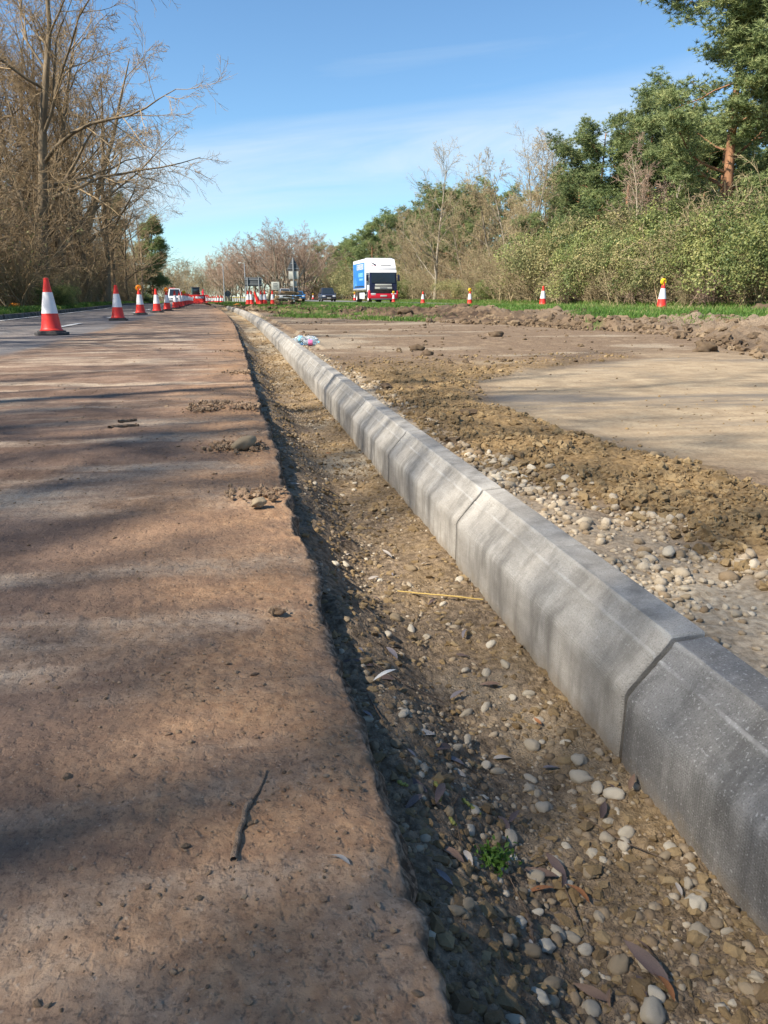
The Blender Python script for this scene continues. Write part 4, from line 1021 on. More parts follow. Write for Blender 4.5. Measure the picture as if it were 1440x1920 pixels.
# left-hand wood: front row by the verge (x offset, y)
front = [(75, 34, bareA, 1.06, 'tall bare tree with a thick trunk behind the first traffic cone'), (15, 37, bareB, 1.0, 'bare twin stemmed tree at the left photo edge'), (128, 43, bareB, 1.0, 'bare forked tree in the left wood right of the thickest trunk'),
         (165, 50, bareC, .95, 'wide spreading bare tree in the left wood above the second cone'), (205, 58, bareB, .88, 'bare tree in the left wood behind the lamp topped cone'), (238, 68, bareC, .8, 'smaller bare tree near the far end of the left wood'), (262, 78, bareB, .72, 'bare tree just before the dark evergreen of the left wood')]
for (px, Yv, pr, sc, lb) in front:
    x = col(px, Yv); tree_obj('bare_tree', TC(pr), (x, Yv, wz(x, Yv)-.1), rnd.uniform(0, 6.28), sc, lb, 'bare trees of the left roadside wood')
x = col(175, 33.0); tree_obj('bare_tree', TC(make_bare(33, 10.5, .20, 11, (0.55, 0.05), ang=0.8, lratio=0.62, upl=0.02, counts=(9, 7, 5))[:2]), (-9.0, 36.5, .2), 0, .9, 'bare tree leaning out over the left lane with long low limbs', 'bare trees of the left roadside wood')
for k in range(10):
    Yv = 34+k*5.4+rnd.uniform(-1, 1); x = -8.4-rnd.uniform(0, 3.6)+float(shift(Yv))
    tree_obj('bare_tree', TC([bareB, bareC, bareA][k % 3]), (x, Yv, wz(x, Yv)-.1), rnd.uniform(0, 6.28), rnd.uniform(.66, .95)*(1 if Yv < 62 else .82), 'slender bare tree crowded among others near the left verge', 'bare trees of the left roadside wood')
for (px, Yv, sc) in [(40, 42, 1.15), (150, 46, 1.1), (190, 54, 1.05), (100, 50, 1.15)]:
    x = col(px, Yv); tree_obj('bare_tree', TC(bareB), (x, Yv, wz(x, Yv)-.1), rnd.uniform(0, 6.28), (sc*1.15, sc*1.15, sc), 'slender bare tree crowded among others near the left verge', 'bare trees of the left roadside wood')
gen = 'bare brown tree in the depth of the left roadside wood'
for k in range(26):
    Yv = 26+k*4.0+rnd.uniform(-2, 2); x = -13.5-rnd.uniform(0, 9)+float(shift(Yv))
    tree_obj('bare_tree', TC(rnd.choice([bareA, bareB, bareC])), (x, Yv, wz(x, Yv)-.1), rnd.uniform(0, 6.28), rnd.uniform(.75, 1.05)*(1 if Yv < 75 else .8), gen, 'bare trees of the left roadside wood')
thinA = make_bare(41, 14, .22, 13, ang=0.8, lratio=0.52, counts=(8, 7, 5), rmin=.0045)[:2]
thinB = make_bare(42, 13, .20, 12, ang=0.9, lratio=0.58, upl=0.02, counts=(8, 7, 5), rmin=.0045)[:2]
for k in range(20):          # the wood goes on beside and behind the camera and dapples the road
    Yv = -17+k*2.25+rnd.uniform(-.8, .8); x = (-8.6-rnd.uniform(0, 2)) if k % 2 else (-11.5-rnd.uniform(0, 5))
    tree_obj('bare_tree', TC([thinA, thinB][k//2 % 2]), (x, Yv, wz(x, Yv)-.1), rnd.uniform(0, 6.28), rnd.uniform(.85, 1.1), 'bare brown tree of the left wood standing level with the camera', 'bare trees of the left roadside wood')
for k, (x, Yv) in enumerate([(-8.9, -8.2), (-9.6, -5.4), (-9.2, -3.2), (-13.0, -6.4), (-12.4, -9.3), (-15.5, -5.2), (-10.2, -7.0), (-11.4, -4.4), (-8.4, -6.6), (-13.6, -8.0)]):
    tree_obj('bare_tree', TC([thinB, bareC, thinA, bareA][k % 4]), (x, Yv, wz(x, Yv)-.1), rnd.uniform(0, 6.28), rnd.uniform(.95, 1.1), 'bare brown tree of the left wood standing level with the camera', 'bare trees of the left roadside wood')
# pines
def make_pine(seed, H, r0, t0, nl, lratio, tuft, needle, ang=1.25, upl=0.05, nsz=0.20, flat=0.55, per=14, cone=0.45, spread=0.30, bark='bark_pine'):
    rng = np.random.default_rng(seed)
    P, Q = wander((0, 0, -.3), (rng.normal(0, .01), rng.normal(0, .01), 1), H, 14, .012, rng, r0, .03, .05)
    L1, r1 = grow(P, Q, nl, t0, 0.99, lratio, ang, 8, upl, 0.12, rng, 0.36, 0.02, 0.2, cone)
    L2, r2 = grow(L1, r1, 7, 0.3, 1, 0.45, 0.8, 5, upl, 0.16, rng, 0.5, 0.012)
    v, f = join_parts([tube(P, Q, 10), tube(L1, r1, 5), tube(L2, r2, 4)])
    tm = mesh_np('trunk', v, f, M[bark])
    C = np.concatenate([L2[:, 2:].reshape(-1, 3), L1[:, -2:].reshape(-1, 3), P[:, -2:].reshape(-1, 3)])
    rep = np.repeat(C, tuft, 0); rep = rep+rng.normal(0, spread, rep.shape)*np.array([1, 1, flat])
    clump = np.repeat(rng.uniform(-.25, .25, len(C)), tuft)
    n = len(rep); k = per
    ctr = np.repeat(rep, k, 0); d = rng.normal(size=(n*k, 3)); d[:, 2] = d[:, 2]*0.7+0.45; d /= np.linalg.norm(d, axis=1)[:, None]
    sd = np.cross(d, rng.normal(size=(n*k, 3))); sd /= np.linalg.norm(sd, axis=1)[:, None]
    L = (nsz*rng.uniform(.6, 1.25, n*k))[:, None]; wd = L*0.075
    V = np.stack([ctr-sd*wd, ctr+sd*wd, ctr+d*L], 1).reshape(-1, 3)
    tint = np.clip(np.repeat(np.repeat(rng.uniform(.2, .8, n), 1)+clump, k)+rng.normal(0, .12, n*k), 0, 1)
    cm = mesh_np('crown', V, [np.arange(3*n*k).reshape(-1, 3)], M[needle], {'tint': np.repeat(tint, 3)}, False)
    return tm, cm
pineA = make_pine(11, 14, .27, .27, 17, .34, 10, 'needle', 1.15, .06, .24, .45, 19, .30, .27)
pineB = make_pine(12, 13, .22, .20, 26, .31, 8, 'needle_dark', 1.0, .07, .23, .6, 18, .45, .28)
pineC = make_pine(13, 13, .20, .12, 28, .32, 8, 'needle_dark', 1.1, .05, .23, .6, 18, .5, .28)
pineP = make_pine(17, 15, .34, .30, 21, .29, 13, 'needle', 1.25, .05, .24, .42, 19, .25, .30)
pineD = make_pine(14, 8, .16, .05, 30, .28, 15, 'needle_dark', 1.2, .03, .22, .7, 12, .6, .22)
def rplace(px, X): return X, X/ratio(px)
pn = 'pine standing in the dense evergreen belt beyond the far road'
for (px, X, pr, H, lb) in [(1348, 23.2, pineP, 14.6, 'tall orange trunked pine with an open crown at the right photo edge'), (1500, 25.0, pineA, 14.0, 'tall pine at the right photo edge, mostly out of the frame'), (1500, 29.5, pineB, 14.5, 'dark pine behind the tall orange trunked pine'), (1300, 25.5, pineA, 9.5, 'low spreading pine left of the tall orange trunked pine'),
                           (1330, 30.5, pineA, 12.0, pn), (1245, 29.0, pineB, 14.6, pn), (1205, 27.0, pineC, 12.8, pn), (1160, 27.5, pineB, 12.8, pn), (1115, 27.0, pineC, 13.4, 'dark dense pine at the left end of the close pine group'), (1075, 27.5, pineB, 12.6, pn), (1050, 29.5, pineC, 12.5, pn),
                           (985, 25.0, pineC, 7.5, 'short dark green pine below the bare tops in the mid belt'), (940, 29.0, pineB, 10.5, pn), (900, 29.5, pineA, 12.2, pn), (865, 28.0, pineA, 12.6, pn), (835, 30.0, pineB, 13.0, pn), (790, 29.0, pineC, 12.0, pn), (760, 31.0, pineB, 12.5, pn),
                           (697, 27.0, pineB, 14.5, 'dark pointed pine rising above the belt behind the lorry'), (725, 29.0, pineC, 12.5, pn), (672, 28.0, pineA, 12.5, pn), (650, 28.0, pineA, 13.0, pn), (630, 27.5, pineA, 13.5, pn), (610, 27.0, pineA, 15.0, pn), (592, 26.0, pineB, 15.5, pn), (575, 25.0, pineA, 15.0, pn), (562, 24.0, pineA, 13.0, pn)]:
    H *= 1.0 if pr is pineP else .87 if px > 940 else .95
    x, y = rplace(px, X); s_ = H/(14.0 if pr is pineA else 15.0 if pr is pineP else 13.0)
    tree_obj('pine_tree', TC(pr), (x, y, wz(x, y)-.1), rnd.uniform(0, 6.28), (s_*1.1, s_*1.1, s_), lb, 'pines beyond the far road')
for k in range(24):
    px = 562+k*14.5+rnd.uniform(-5, 5); X = 30+rnd.uniform(0, 6)
    x, y = rplace(px, X); s_ = rnd.uniform(12, 14.5)/13
    tree_obj('pine_tree', TC([pineA, pineB, pineC][k % 3]), (x, y, wz(x, y)-.1), rnd.uniform(0, 6.28), (s_*1.35, s_*1.35, s_), pn, 'pines beyond the far road')
for k in range(12):
    px = 1010+k*40+rnd.uniform(-9, 9); X = 31+rnd.uniform(0, 3)
    x, y = rplace(px, X); s_ = rnd.uniform(9.0, 10.8)/13
    tree_obj('pine_tree', TC([pineA, pineB, pineC][k % 3]), (x, y, wz(x, y)-.1), rnd.uniform(0, 6.28), (s_*1.2, s_*1.2, s_), pn, 'pines beyond the far road')
x = col(287, 88); tree_obj('pine_tree', TC(pineD), (x, 88, -.2), 1, (1.0, 1.0, 1.05), 'dark evergreen tree at the far end of the left wood', None)
x = col(262, 84); tree_obj('pine_tree', TC(pineD), (x-2, 84, -.1), 2, (.8, .8, 1.25), 'taller narrow evergreen half hidden in the left wood', None)

# bare trees on the right
for (px, X, pr, H, lb, g) in [(815, 20.8, bareT, 15.2, 'tall pale bare tree standing alone to the right of the lorry', None), (770, 22.5, bareY, 10.5, 'tan bare tree between the lorry and the tall pale bare tree', 'tan bare trees beyond the far road'), (745, 22.5, bareY, 9.5, 'tan bare tree right behind the lorry', 'tan bare trees beyond the far road'),
                             (925, 24.5, bareY, 11.5, 'olive tan bare tree right of the tall pale bare tree', 'tan bare trees beyond the far road'), (960, 25.0, bareY, 12.0, 'olive tan bare tree in the middle of the mid belt', 'tan bare trees beyond the far road'), (1000, 27.5, bareT, 13.8, 'tall pale bare tree left of the dark pines', None), (1030, 30.0, bareT, 14.2, 'tall thin bare tree just behind the dark pines', None),
                             (1195, 24.8, bareR, 8.5, 'reddish bare tree in the gap between two pine groups', None), (870, 23.5, bareY, 9.5, 'tan bare tree partly behind the tall pale bare tree', 'tan bare trees beyond the far road'), (800, 24, bareY, 9.0, 'tan bare tree low behind the tall pale bare tree', 'tan bare trees beyond the far road')]:
    x, y = rplace(px, X); Hp = {id(bareT): 15., id(bareY): 11., id(bareR): 12.}[id(pr)]
    tree_obj('bare_tree', TC(pr), (x, y, wz(x, y)-.1), rnd.uniform(0, 6.28), H/Hp, lb, g)
# reddish group ahead and the far belt
for (px, Yv, pr, H, lb) in [(425, 175, bareR, 10.5, 'reddish bare tree at the left end of the group ahead'), (445, 168, bareR, 12, 'reddish bare tree second from the left of the group ahead'), (470, 160, bareR, 12.5, 'reddish bare tree behind the dark sign board'), (498, 155, bareR, 14.5, 'reddish bare tree in the middle of the group ahead'), (522, 150, bareR, 14.5, 'reddish bare tree behind the red and white cones'),
                         (545, 150, bareR, 14.5, 'reddish bare tree behind the triangular sign'), (568, 165, bareR, 15.5, 'reddish bare tree at the right end of the group ahead'), (510, 185, bareR, 15, 'reddish bare tree at the back of the group ahead'), (535, 190, bareR, 15, 'reddish bare tree at the back of the group ahead'), (485, 185, bareR, 14, 'reddish bare tree at the back of the group ahead')]:
    x = col(px, Yv); tree_obj('bare_tree', TC(pr), (x, Yv, -.4), rnd.uniform(0, 6.28), (H/12*1.3, H/12*1.3, H/12*.88), lb, 'reddish bare trees ahead')
for (px, Yv, H) in [(312, 150, 5), (320, 180, 6), (335, 200, 6), (347, 230, 6), (328, 260, 8.5), (357, 300, 7), (375, 330, 10), (390, 300, 8), (402, 260, 7), (412, 230, 7.5), (424, 215, 8), (436, 210, 8), (365, 420, 10), (385, 420, 10), (350, 380, 9), (310, 130, 4.5)]:
    x = col(px, Yv); tree_obj('bare_tree', TC(bareY), (x, Yv, -.9), rnd.uniform(0, 6.28), (H/11*1.7, H/11*1.7, H/11*1.4), 'pale tan tree far off where the road vanishes', 'far pale trees at the end of the road')

# ================================================================== BUSHES
def make_leafy(seed, W, H, nl, m, ls, stems=14):
    rng = np.random.default_rng(seed)
    lobes = [(np.array([rng.normal(0, W*.30), rng.normal(0, W*.22), H*rng.uniform(.15, .72)]), rng.uniform(.22, .40)*min(W, H)) for _ in range(17)]
    lobes += [(np.array([x_*W*.3, rng.normal(0, .2), H*.25]), .32*H) for x_ in (-1, 0, 1)]
    pts, nr = [], []
    wts = np.array([r_**2 for _, r_ in lobes]); cnt = (wts/wts.sum()*nl).astype(int)
    for (c, r_), k in zip(lobes, cnt):
        d = rng.normal(size=(k, 3)); d[:, 2] = np.abs(d[:, 2])*1.0-0.25; d /= np.linalg.norm(d, axis=1)[:, None]
        bump_ = 1+0.48*fbm(d[:, 0]*3+seed+c[0]*5, d[:, 1]*3+d[:, 2]*2.3, seed, 3)
        q = c+d*(r_*bump_*rng.uniform(.72, 1.08, k)**0.7)[:, None]
        pts.append(q); nr.append(d)
    q, d = np.concatenate(pts), np.concatenate(nr); k_ = (q[:, 2] > 0.02); q, d = q[k_], d[k_]
    n = len(q); cl = fbm(q[:, 0]*1.6+seed, q[:, 1]*1.6+q[:, 2]*1.9, seed+3, 3)
    V, Fq = leaf_cards(q, rng.uniform(.45, 1.5, n)*ls, rng, d)
    fm = mesh_np('foliage', V, [Fq], M[m], {'tint': np.repeat(np.clip(rng.beta(2.2, 2.4, n)+cl*0.9+(rng.random(n) < .05)*.35, 0, 1), 4)}, False)
    # stems
    ps, rs = [], []
    for s_ in range(stems):
        a_ = rng.uniform(0, 6.28); P, Q = wander((rng.normal(0, W*.2), rng.normal(0, W*.15), -.1), (math.cos(a_)*.5, math.sin(a_)*.5, 1), H*rng.uniform(.4, .75), 7, .15, rng, .025, .006)
        ps.append(P); rs.append(Q)
    P, Q = np.concatenate(ps), np.concatenate(rs); L, r_ = grow(P, Q, 9, .2, 1, .4, .7, 5, .03, .15, rng, .5, .007)
    v, f = join_parts([tube(P, Q, 4), tube(L, r_, 3)])
    return fm, mesh_np('stems', v, f, M['twig_left'])
def make_twiggy(seed, W, H, n, twig, counts=(8, 7), leaves=0, lm='dry_leaf', rmin=.006, arch=-.03, ls=.05):
    rng = np.random.default_rng(seed); ps, rs = [], []
    for s_ in range(n):
        a_ = rng.uniform(0, 6.28); P, Q = wander((rng.normal(0, W*.22), rng.normal(0, W*.18), -.1), (math.cos(a_)*.55, math.sin(a_)*.55, 1), H*rng.uniform(.55, 1.1), 8, .12, rng, .022, .007, arch)
        ps.append(P); rs.append(Q)
    P, Q = np.concatenate(ps), np.concatenate(rs)
    L2, r2 = grow(P, Q, counts[0], .12, 1, .42, .7, 5, .02, .16, rng, .6, rmin*1.2); L3, r3 = grow(L2, r2, counts[1], .1, 1, .55, .7, 4, 0, .2, rng, .7, rmin)
    v, f = join_parts([tube(P, Q, 5)]); sm_ = mesh_np('stems', v, f, M[twig])
    v, f = join_parts([tube(L2, r2, 3), tube(L3, r3, 3)]); tw = mesh_np('twigs', v, f, M[twig])
    out = [('stems', sm_), ('twigs', tw)]
    if leaves:
        q = L3[rng.integers(0, len(L3), leaves), rng.integers(0, 4, leaves)]+rng.normal(0, .06, (leaves, 3)); q = q[q[:, 2] > 0]
        V, Fq = leaf_cards(q, rng.uniform(.6, 1.3, len(q))*ls, rng)
        out.append(('foliage', mesh_np('foliage', V, [Fq], M[lm], {'tint': np.repeat(rng.beta(2, 2, len(q)), 4)}, False)))
    return out
FS = lambda ab: (('foliage', ab[0]), ('stems', ab[1]))
ivy = [FS(make_leafy(61, 4.6, 3.7, 32000, 'ivy', .048)), FS(make_leafy(62, 4.2, 3.0, 27000, 'ivy', .048))]
brm = [FS(make_leafy(63, 4.4, 3.2, 24000, 'bramble', .045)), FS(make_leafy(64, 4.2, 2.6, 21000, 'bramble', .045))]
tans = [make_twiggy(65, 3.6, 3.8, 34, 'twig_tan', (9, 7), 1600, 'bramble', .008), make_twiggy(66, 3.4, 3.0, 34, 'twig_tan', (9, 7), 900, 'dry_leaf', .008)]
reds = make_twiggy(67, 4, 2.6, 40, 'twig_red', (9, 7), 0, 'dry_leaf', .010)
brn = [make_twiggy(68, 3.6, 4.6, 26, 'twig_left', (10, 8), 900, 'dry_leaf', .007), make_twiggy(69, 3.4, 3.4, 30, 'twig_left', (10, 8), 700, 'bramble', .007)]
def bush(pr, px, X, sc, lb, g, Yv=None, cat='bush'):
    if Yv is None: x, y = rplace(px, X)
    else: x, y = X, Yv
    tree_obj('bush', pr, (x, y, wz(x, y)-.05), rnd.uniform(0, 6.28), sc, lb, g, cat)
HG = 'bushes of the hedge bank beyond the far road'
for (px, X, pr, s_, lb) in [(1500, 20.6, ivy[0], 1.05, 'yellow green ivy bush at the right photo edge'), (1440, 21.0, ivy[0], 1.15, 'tall yellow green ivy bush behind the lamp topped cone, right of it'), (1385, 20.6, ivy[1], 1.0, 'low ivy bush right of the lamp topped cone nearest the camera'), (1325, 20.8, ivy[0], 1.0, 'ivy bush just right of the near lamp topped cone'),
                           (1270, 20.6, brm[0], 1.05, 'olive bramble bush straight behind the near lamp topped cone'), (1215, 20.8, ivy[1], 1.15, 'ivy bush just left of the near lamp topped cone'), (1160, 20.6, brm[0], 1.15, 'olive bramble bush in the middle of the right hedge'), (1115, 20.4, ivy[0], .95, 'ivy bush right of the plain cone in the grass'), (1070, 20.4, brm[1], 1.1, 'bramble bush behind the plain cone in the grass'),
                           (1030, 20.6, tans[1], 1.1, 'tan dry shrub left of the plain cone in the grass'), (995, 20.4, tans[0], 1.05, 'tan dry shrub in the middle hedge'), (960, 20.4, tans[1], 1.1, 'tan dry shrub right of the yellow lamp cone'), (930, 20.2, ivy[1], .62, 'small dark ivy bush right of the yellow lamp cone'), (900, 20.2, tans[1], .85, 'low tan shrub behind the yellow lamp cone'),
                           (868, 20.4, brm[1], .75, 'low green bramble left of the yellow lamp cone'), (845, 20.6, tans[1], .75, 'low tan shrub at the foot of the tall pale bare tree'), (785, 20.4, tans[0], .85, 'tan shrub left of the tall pale bare tree'), (762, 20.2, ivy[1], .85, 'green bush beside the lorry cab')]:
    bush(pr, px, X, s_, lb, HG)
for k, px in enumerate([1475, 1400, 1350, 1295, 1240, 1190, 1135, 1090, 1045, 1012, 975, 945, 915]):
    bush(tans[k % 2], px, 20.0+rnd.uniform(-.3, 2.2), rnd.uniform(.75, 1.3), 'dry straw coloured shrub growing through the green hedge bank', HG)
for k, px in enumerate([1040, 1085, 1130, 1180, 1225, 1262, 1310, 1345, 1390, 1430]):
    bush([tans[0], reds, tans[1]][k % 3], px, 19.5+rnd.uniform(-.2, .5), rnd.uniform(.45, .8), 'dry straw coloured shrub growing through the green hedge bank', HG)
hb = 'tall bush of the second hedge row under the pines'
for k, px in enumerate(range(720, 1520, 26)):
    pr = rnd.choice([ivy[0], brm[0], tans[0], ivy[1], tans[1], brm[1]] if px > 1010 else [tans[0], tans[0], brm[0], brn[1]])
    bush(pr, px, 23.0+rnd.uniform(-.6, .8), rnd.uniform(.9, 1.55)*(1 if px > 900 else .9), hb, HG)
for k, px in enumerate([735, 712, 690, 672, 655, 640, 628]):
    bush([brm[0], brm[1], tans[0]][k % 3], px, 21.0, rnd.uniform(1.3, 1.8), 'olive bush on the bank behind the lorry and the dark car', HG)
for k, px in enumerate([622, 610, 600, 590, 580, 571]):
    x = col(px, 165+k*4); tree_obj('bush', reds, (x, 165+k*4, -.1), k, (1.6, 1.6, 1.35), 'rust red twiggy shrub behind the blue car', 'rust red shrubs behind the cars')
UG = 'undergrowth of the left roadside wood'
for k in range(34):
    Yv = 19+k*2.3+rnd.uniform(-.8, .8); x = -7.9-rnd.uniform(0, 2.4)+float(shift(Yv)); s_ = rnd.uniform(.95, 1.35)
    tree_obj('bush', brn[k % 2], (x, Yv, wz(x, Yv)-.05), rnd.uniform(0, 6.28), s_, 'brown leafless shrub of the thicket along the left verge', UG, 'bush')
for k in range(22):
    Yv = 24+k*3.6+rnd.uniform(-.8, .8); x = -11.0-rnd.uniform(0, 5)+float(shift(Yv))
    tree_obj('bush', brn[k % 2], (x, Yv, wz(x, Yv)-.05), rnd.uniform(0, 6.28), rnd.uniform(1.1, 1.6), 'brown leafless shrub deeper in the left wood', UG, 'bush')
for (px, Yv, s_, lb) in [(112, 31, .30, 'small bright green bush right of the first cone'), (95, 39, .36, 'dark green ivy bush behind the first cone'), (52, 41, .3, 'ivy bush at the foot of the thickest left trunk'), (8, 36, .36, 'ivy bush at the left photo edge'), (165, 56, .4, 'ivy bush in the left thicket between the first two cones')]:
    x = col(px, Yv); tree_obj('bush', ivy[1], (x, Yv, wz(x, Yv)-.05), rnd.uniform(0, 6.28), s_, lb, None, 'bush')

for k in range(16):
    Yv = 30+k*3.4+rnd.uniform(-1, 1); x = -7.0-rnd.uniform(0, .8)+float(shift(Yv))
    tree_obj('bush', tans[k % 2], (x, Yv, wz(x, Yv)-.05), rnd.uniform(0, 6.28), rnd.uniform(.35, .62), 'low tan dry shrub at the front of the left thicket', UG, 'bush')
for (px, Yv, H) in [(432, 172, 11), (458, 166, 12), (530, 160, 15), (575, 170, 14), (418, 182, 9.5)]:
    x = col(px, Yv); tree_obj('bare_tree', TC(bareR), (x, Yv, -.4), rnd.uniform(0, 6.28), (H/12*1.25, H/12*1.25, H/12*.88), 'reddish bare tree at the back of the group ahead', 'reddish bare trees ahead')
# ================================================================== CONES
def cone_meshes():
    b = MB(); b.prism([(x_*.2, y_*.2) for x_, y_ in ((-1, -.62), (-.62, -1), (.62, -1), (1, -.62), (1, .62), (.62, 1), (-.62, 1), (-1, .62))], 'z', 0.0, .035, .008)
    b.prism([(x_*.165, y_*.165) for x_, y_ in ((-1, -.6), (-.6, -1), (.6, -1), (1, -.6), (1, .6), (.6, 1), (-.6, 1), (-1, .6))], 'z', .035, .055, .008)
    base = b.me('base', M['black_rubber'], R(35))
    rr = lambda z: .138-(z-.055)*(.138-.030)/.695
    c = MB(); c.lathe([(.152, .056), (.152, .068), (.142, .074), (rr(.09), .09), (rr(.2), .2), (rr(.268), .268), (rr(.27)+.003, .27), (rr(.3), .31), (rr(.6), .6), (rr(.735), .735), (rr(.745)+.002, .742), (.026, .751), (.016, .751), (.014, .70)], 36)
    body = c.me('cone_body', M['red'], R(40))
    s = MB(); s.lathe([(rr(.285)+.0015, .283), (rr(.285)+.004, .285), (rr(.562)+.004, .562), (rr(.562)+.0015, .564)], 36)
    slv = s.me('sleeve', M['white_sleeve'], R(40))
    return base, body, slv
cb, cbd, csl = cone_meshes()
def lamp_meshes(m_h, m_l):
    h = MB(); RX = Matrix.Rotation(R(90), 4, 'X')
    T = Matrix.Translation((0, 0, .745)) @ RX
    h.lathe([(.001, -.032), (.085, -.032), (.095, -.024), (.095, .012), (.088, .02)], 28, T)
    h.box((0, 0, .655), (.075, .07, .07), .012); h.box((0, .0, .70), (.10, .05, .03), .008)
    hm = h.me('lamp_housing', m_h, R(40))
    l = MB(); l.lathe([(.001, .030), (.030, .030), (.034, .024), (.046, .034), (.066, .032), (.080, .022), (.082, .012)], 28, T); lm = l.me('lamp_lens', m_l, R(30))
    return hm, lm
lmA = lamp_meshes(M['amber_dark'], M['amber']); lmY = lamp_meshes(M['yellow'], M['yellow'])
def cone(x, y, z, label, group, lamp=None, rz=None, tilt=(0, 0), name='traffic_cone', s=1):
    o = thing(name, label, 'traffic cone', (x, y, z), rnd.uniform(-.4, .4) if rz is None else rz, group)
    o.rotation_euler = (tilt[0], tilt[1], o.rotation_euler.z); o.scale = (s, s, s)
    for nm, me in (('base', cb), ('cone_body', cbd), ('sleeve', csl)): link(nm, me, o)
    if lamp:
        h = link('lamp_housing', lamp[0], o); link('lamp_lens', lamp[1], h)
    return o
LG = 'cones along the left edge of the works'
cz = lambda x, y: rd_z(x, y)*0.3+float(dip(y))+0.003
for (px, py, lp, lb) in [(98, 628, 0, 'nearest and largest red and white cone on the left of the planed road'), (222, 601, 0, 'second plain cone of the left line, between the largest and the first lamp cone'), (264, 590, 1, 'first cone of the left line carrying a round amber lamp'), (295, 586, 0, 'plain cone between the two amber lamp cones'),
                         (314, 582.5, 1, 'second cone of the left line carrying an amber lamp'), (329.5, 579, 0, 'plain cone just beyond the second amber lamp cone, by the white van')]:
    x, y = at(px, py, 0); cone(x, y, cz(x, y), lb, LG, lmA if lp else None, tilt=(rnd.uniform(-.012, .012), rnd.uniform(-.012, .012)))
for k, (px, Yv) in enumerate([(336.5, 39), (341, 43), (345, 47), (348, 51), (351, 55), (353.5, 59), (356, 64), (358, 69), (360, 75)]):
    x = col(px, Yv); cone(x, Yv, float(dip(Yv)), 'small looking cone in the closely overlapping far part of the left line', LG, lmY if k in (2, ) else None)
FG = 'cones standing across the works ahead'
for (px, Yv) in [(387, 80), (391, 80), (394, 82), (398, 80), (401, 82), (404, 78), (408, 76), (410, 80), (414, 76), (417, 82)]:
    x = col(px, Yv); cone(x, Yv, float(dip(Yv)), 'tiny looking cone in the cluster where the works end', FG)
CG = 'cones in the grass beside the far road'
for (px, X, lp, lb, D) in [(1242, 11.75, 1, 'yellow lamp topped cone in the grass nearest on the right', None), (1018, 11.8, 0, 'plain red and white cone standing in the grass right of centre', None), (881, 11.8, 1, 'yellow lamp topped cone in the grass in the middle of the verge', None), (793, 11.5, 0, 'plain cone in the grass just right of the lorry', None),
                           (738, 11.7, 1, 'yellow lamp topped cone in front of the lorry bumper', None), (665, 11.6, 1, 'yellow lamp topped cone by the rear of the lorry', None), (587, 11.6, 1, 'small yellow lamp cone left of the dark car', None)]:
    x, y = rplace(px, X); z = (st_z(x, y) if y < 75 else wz(x, y)); cone(x, y, max(z, .07)+(.0 if y < 75 else .05), lb, CG, lmY if lp else None, rz=0.2)
GG = 'cones gathered on the reserve by the timber'
for (px, py, lb, tl) in [(465, 569, 'left cone of the close pair of cones by the kerb end', (0, 0)), (471, 569, 'right cone of the close pair of cones by the kerb end', (0, 0)), (489, 572, 'tallest looking cone, just left of the timber stack', (0, 0)), (496, 571.5, 'upright cone beside the leaning one', (0, 0.02)), (511, 569.5, 'cone right at the left end of the timber stack', (0, 0))]:
    x, y = at(px, py, .06); y = min(y, 43); x = col(px, y); cone(x, y, st_z(x, y)-.01, lb, GG, None, tilt=tl, s=1.0)
x, y = at(486, 572, .06); o = thing('traffic_cone', 'all red cone leaning over to the left on the reserve grass', 'traffic cone', (x, y, st_z(x, y)), 0, GG); o.rotation_euler = (0, -0.33, 0)
link('base', cb, o); link('cone_body', cbd, o)

# ================================================================== VEHICLES
def wheel(parent, x, y, r_, w_, rim='alu', side=1, name='wheel'):
    Mx = Matrix.Translation((x, y, r_)) @ Matrix.Rotation(R(90), 4, 'Y')
    t_ = MB(); t_.lathe([(r_*.58, -w_/2), (r_*.93, -w_/2), (r_, -w_*.36), (r_, w_*.36), (r_*.93, w_/2), (r_*.58, w_/2)], 28, Mx)
    o = t_.build(name, M['tyre'], parent, R(50))
    q = MB(); q.lathe([(.001, side*w_*.28), (r_*.22, side*w_*.34), (r_*.30, side*w_*.22), (r_*.52, side*w_*.30), (r_*.60, side*w_*.46), (r_*.60, -side*w_*.4)], 24, Mx); q.build('rim', M[rim], o, R(40))
    return o
def lettering(parent, x0, z0, h, w, n, y, axis, m_, gap=.28, skip=()):
    """illegible block letters: strokes of n characters from a fixed set, standing 6 mm proud"""
    q = MB(); cw = w/n
    for k in range(n):
        if k in skip: continue
        a = x0+k*cw; lw = cw*(1-gap); st = lw*.26; kind_ = (k*5+n) % 4
        bars = [(a+st/2, z0+h/2, st, h)]
        if kind_ in (0, 1, 3): bars.append((a+lw-st/2, z0+h/2, st, h))
        if kind_ in (0, 2, 3): bars.append((a+lw/2, z0+h-h*.08, lw, h*.16))
        if kind_ in (1, 2): bars.append((a+lw/2, z0+h*.5, lw, h*.16))
        if kind_ in (2, 3): bars.append((a+lw/2, z0+h*.08, lw, h*.16))
        for (cx_, cz_, ww, hh) in bars:
            if axis == 'x': q.box((y, cx_, cz_), (.012, ww, hh))
            else: q.box((cx_, y, cz_), (ww, .012, hh))
    return q.build('lettering', m_, parent, None)

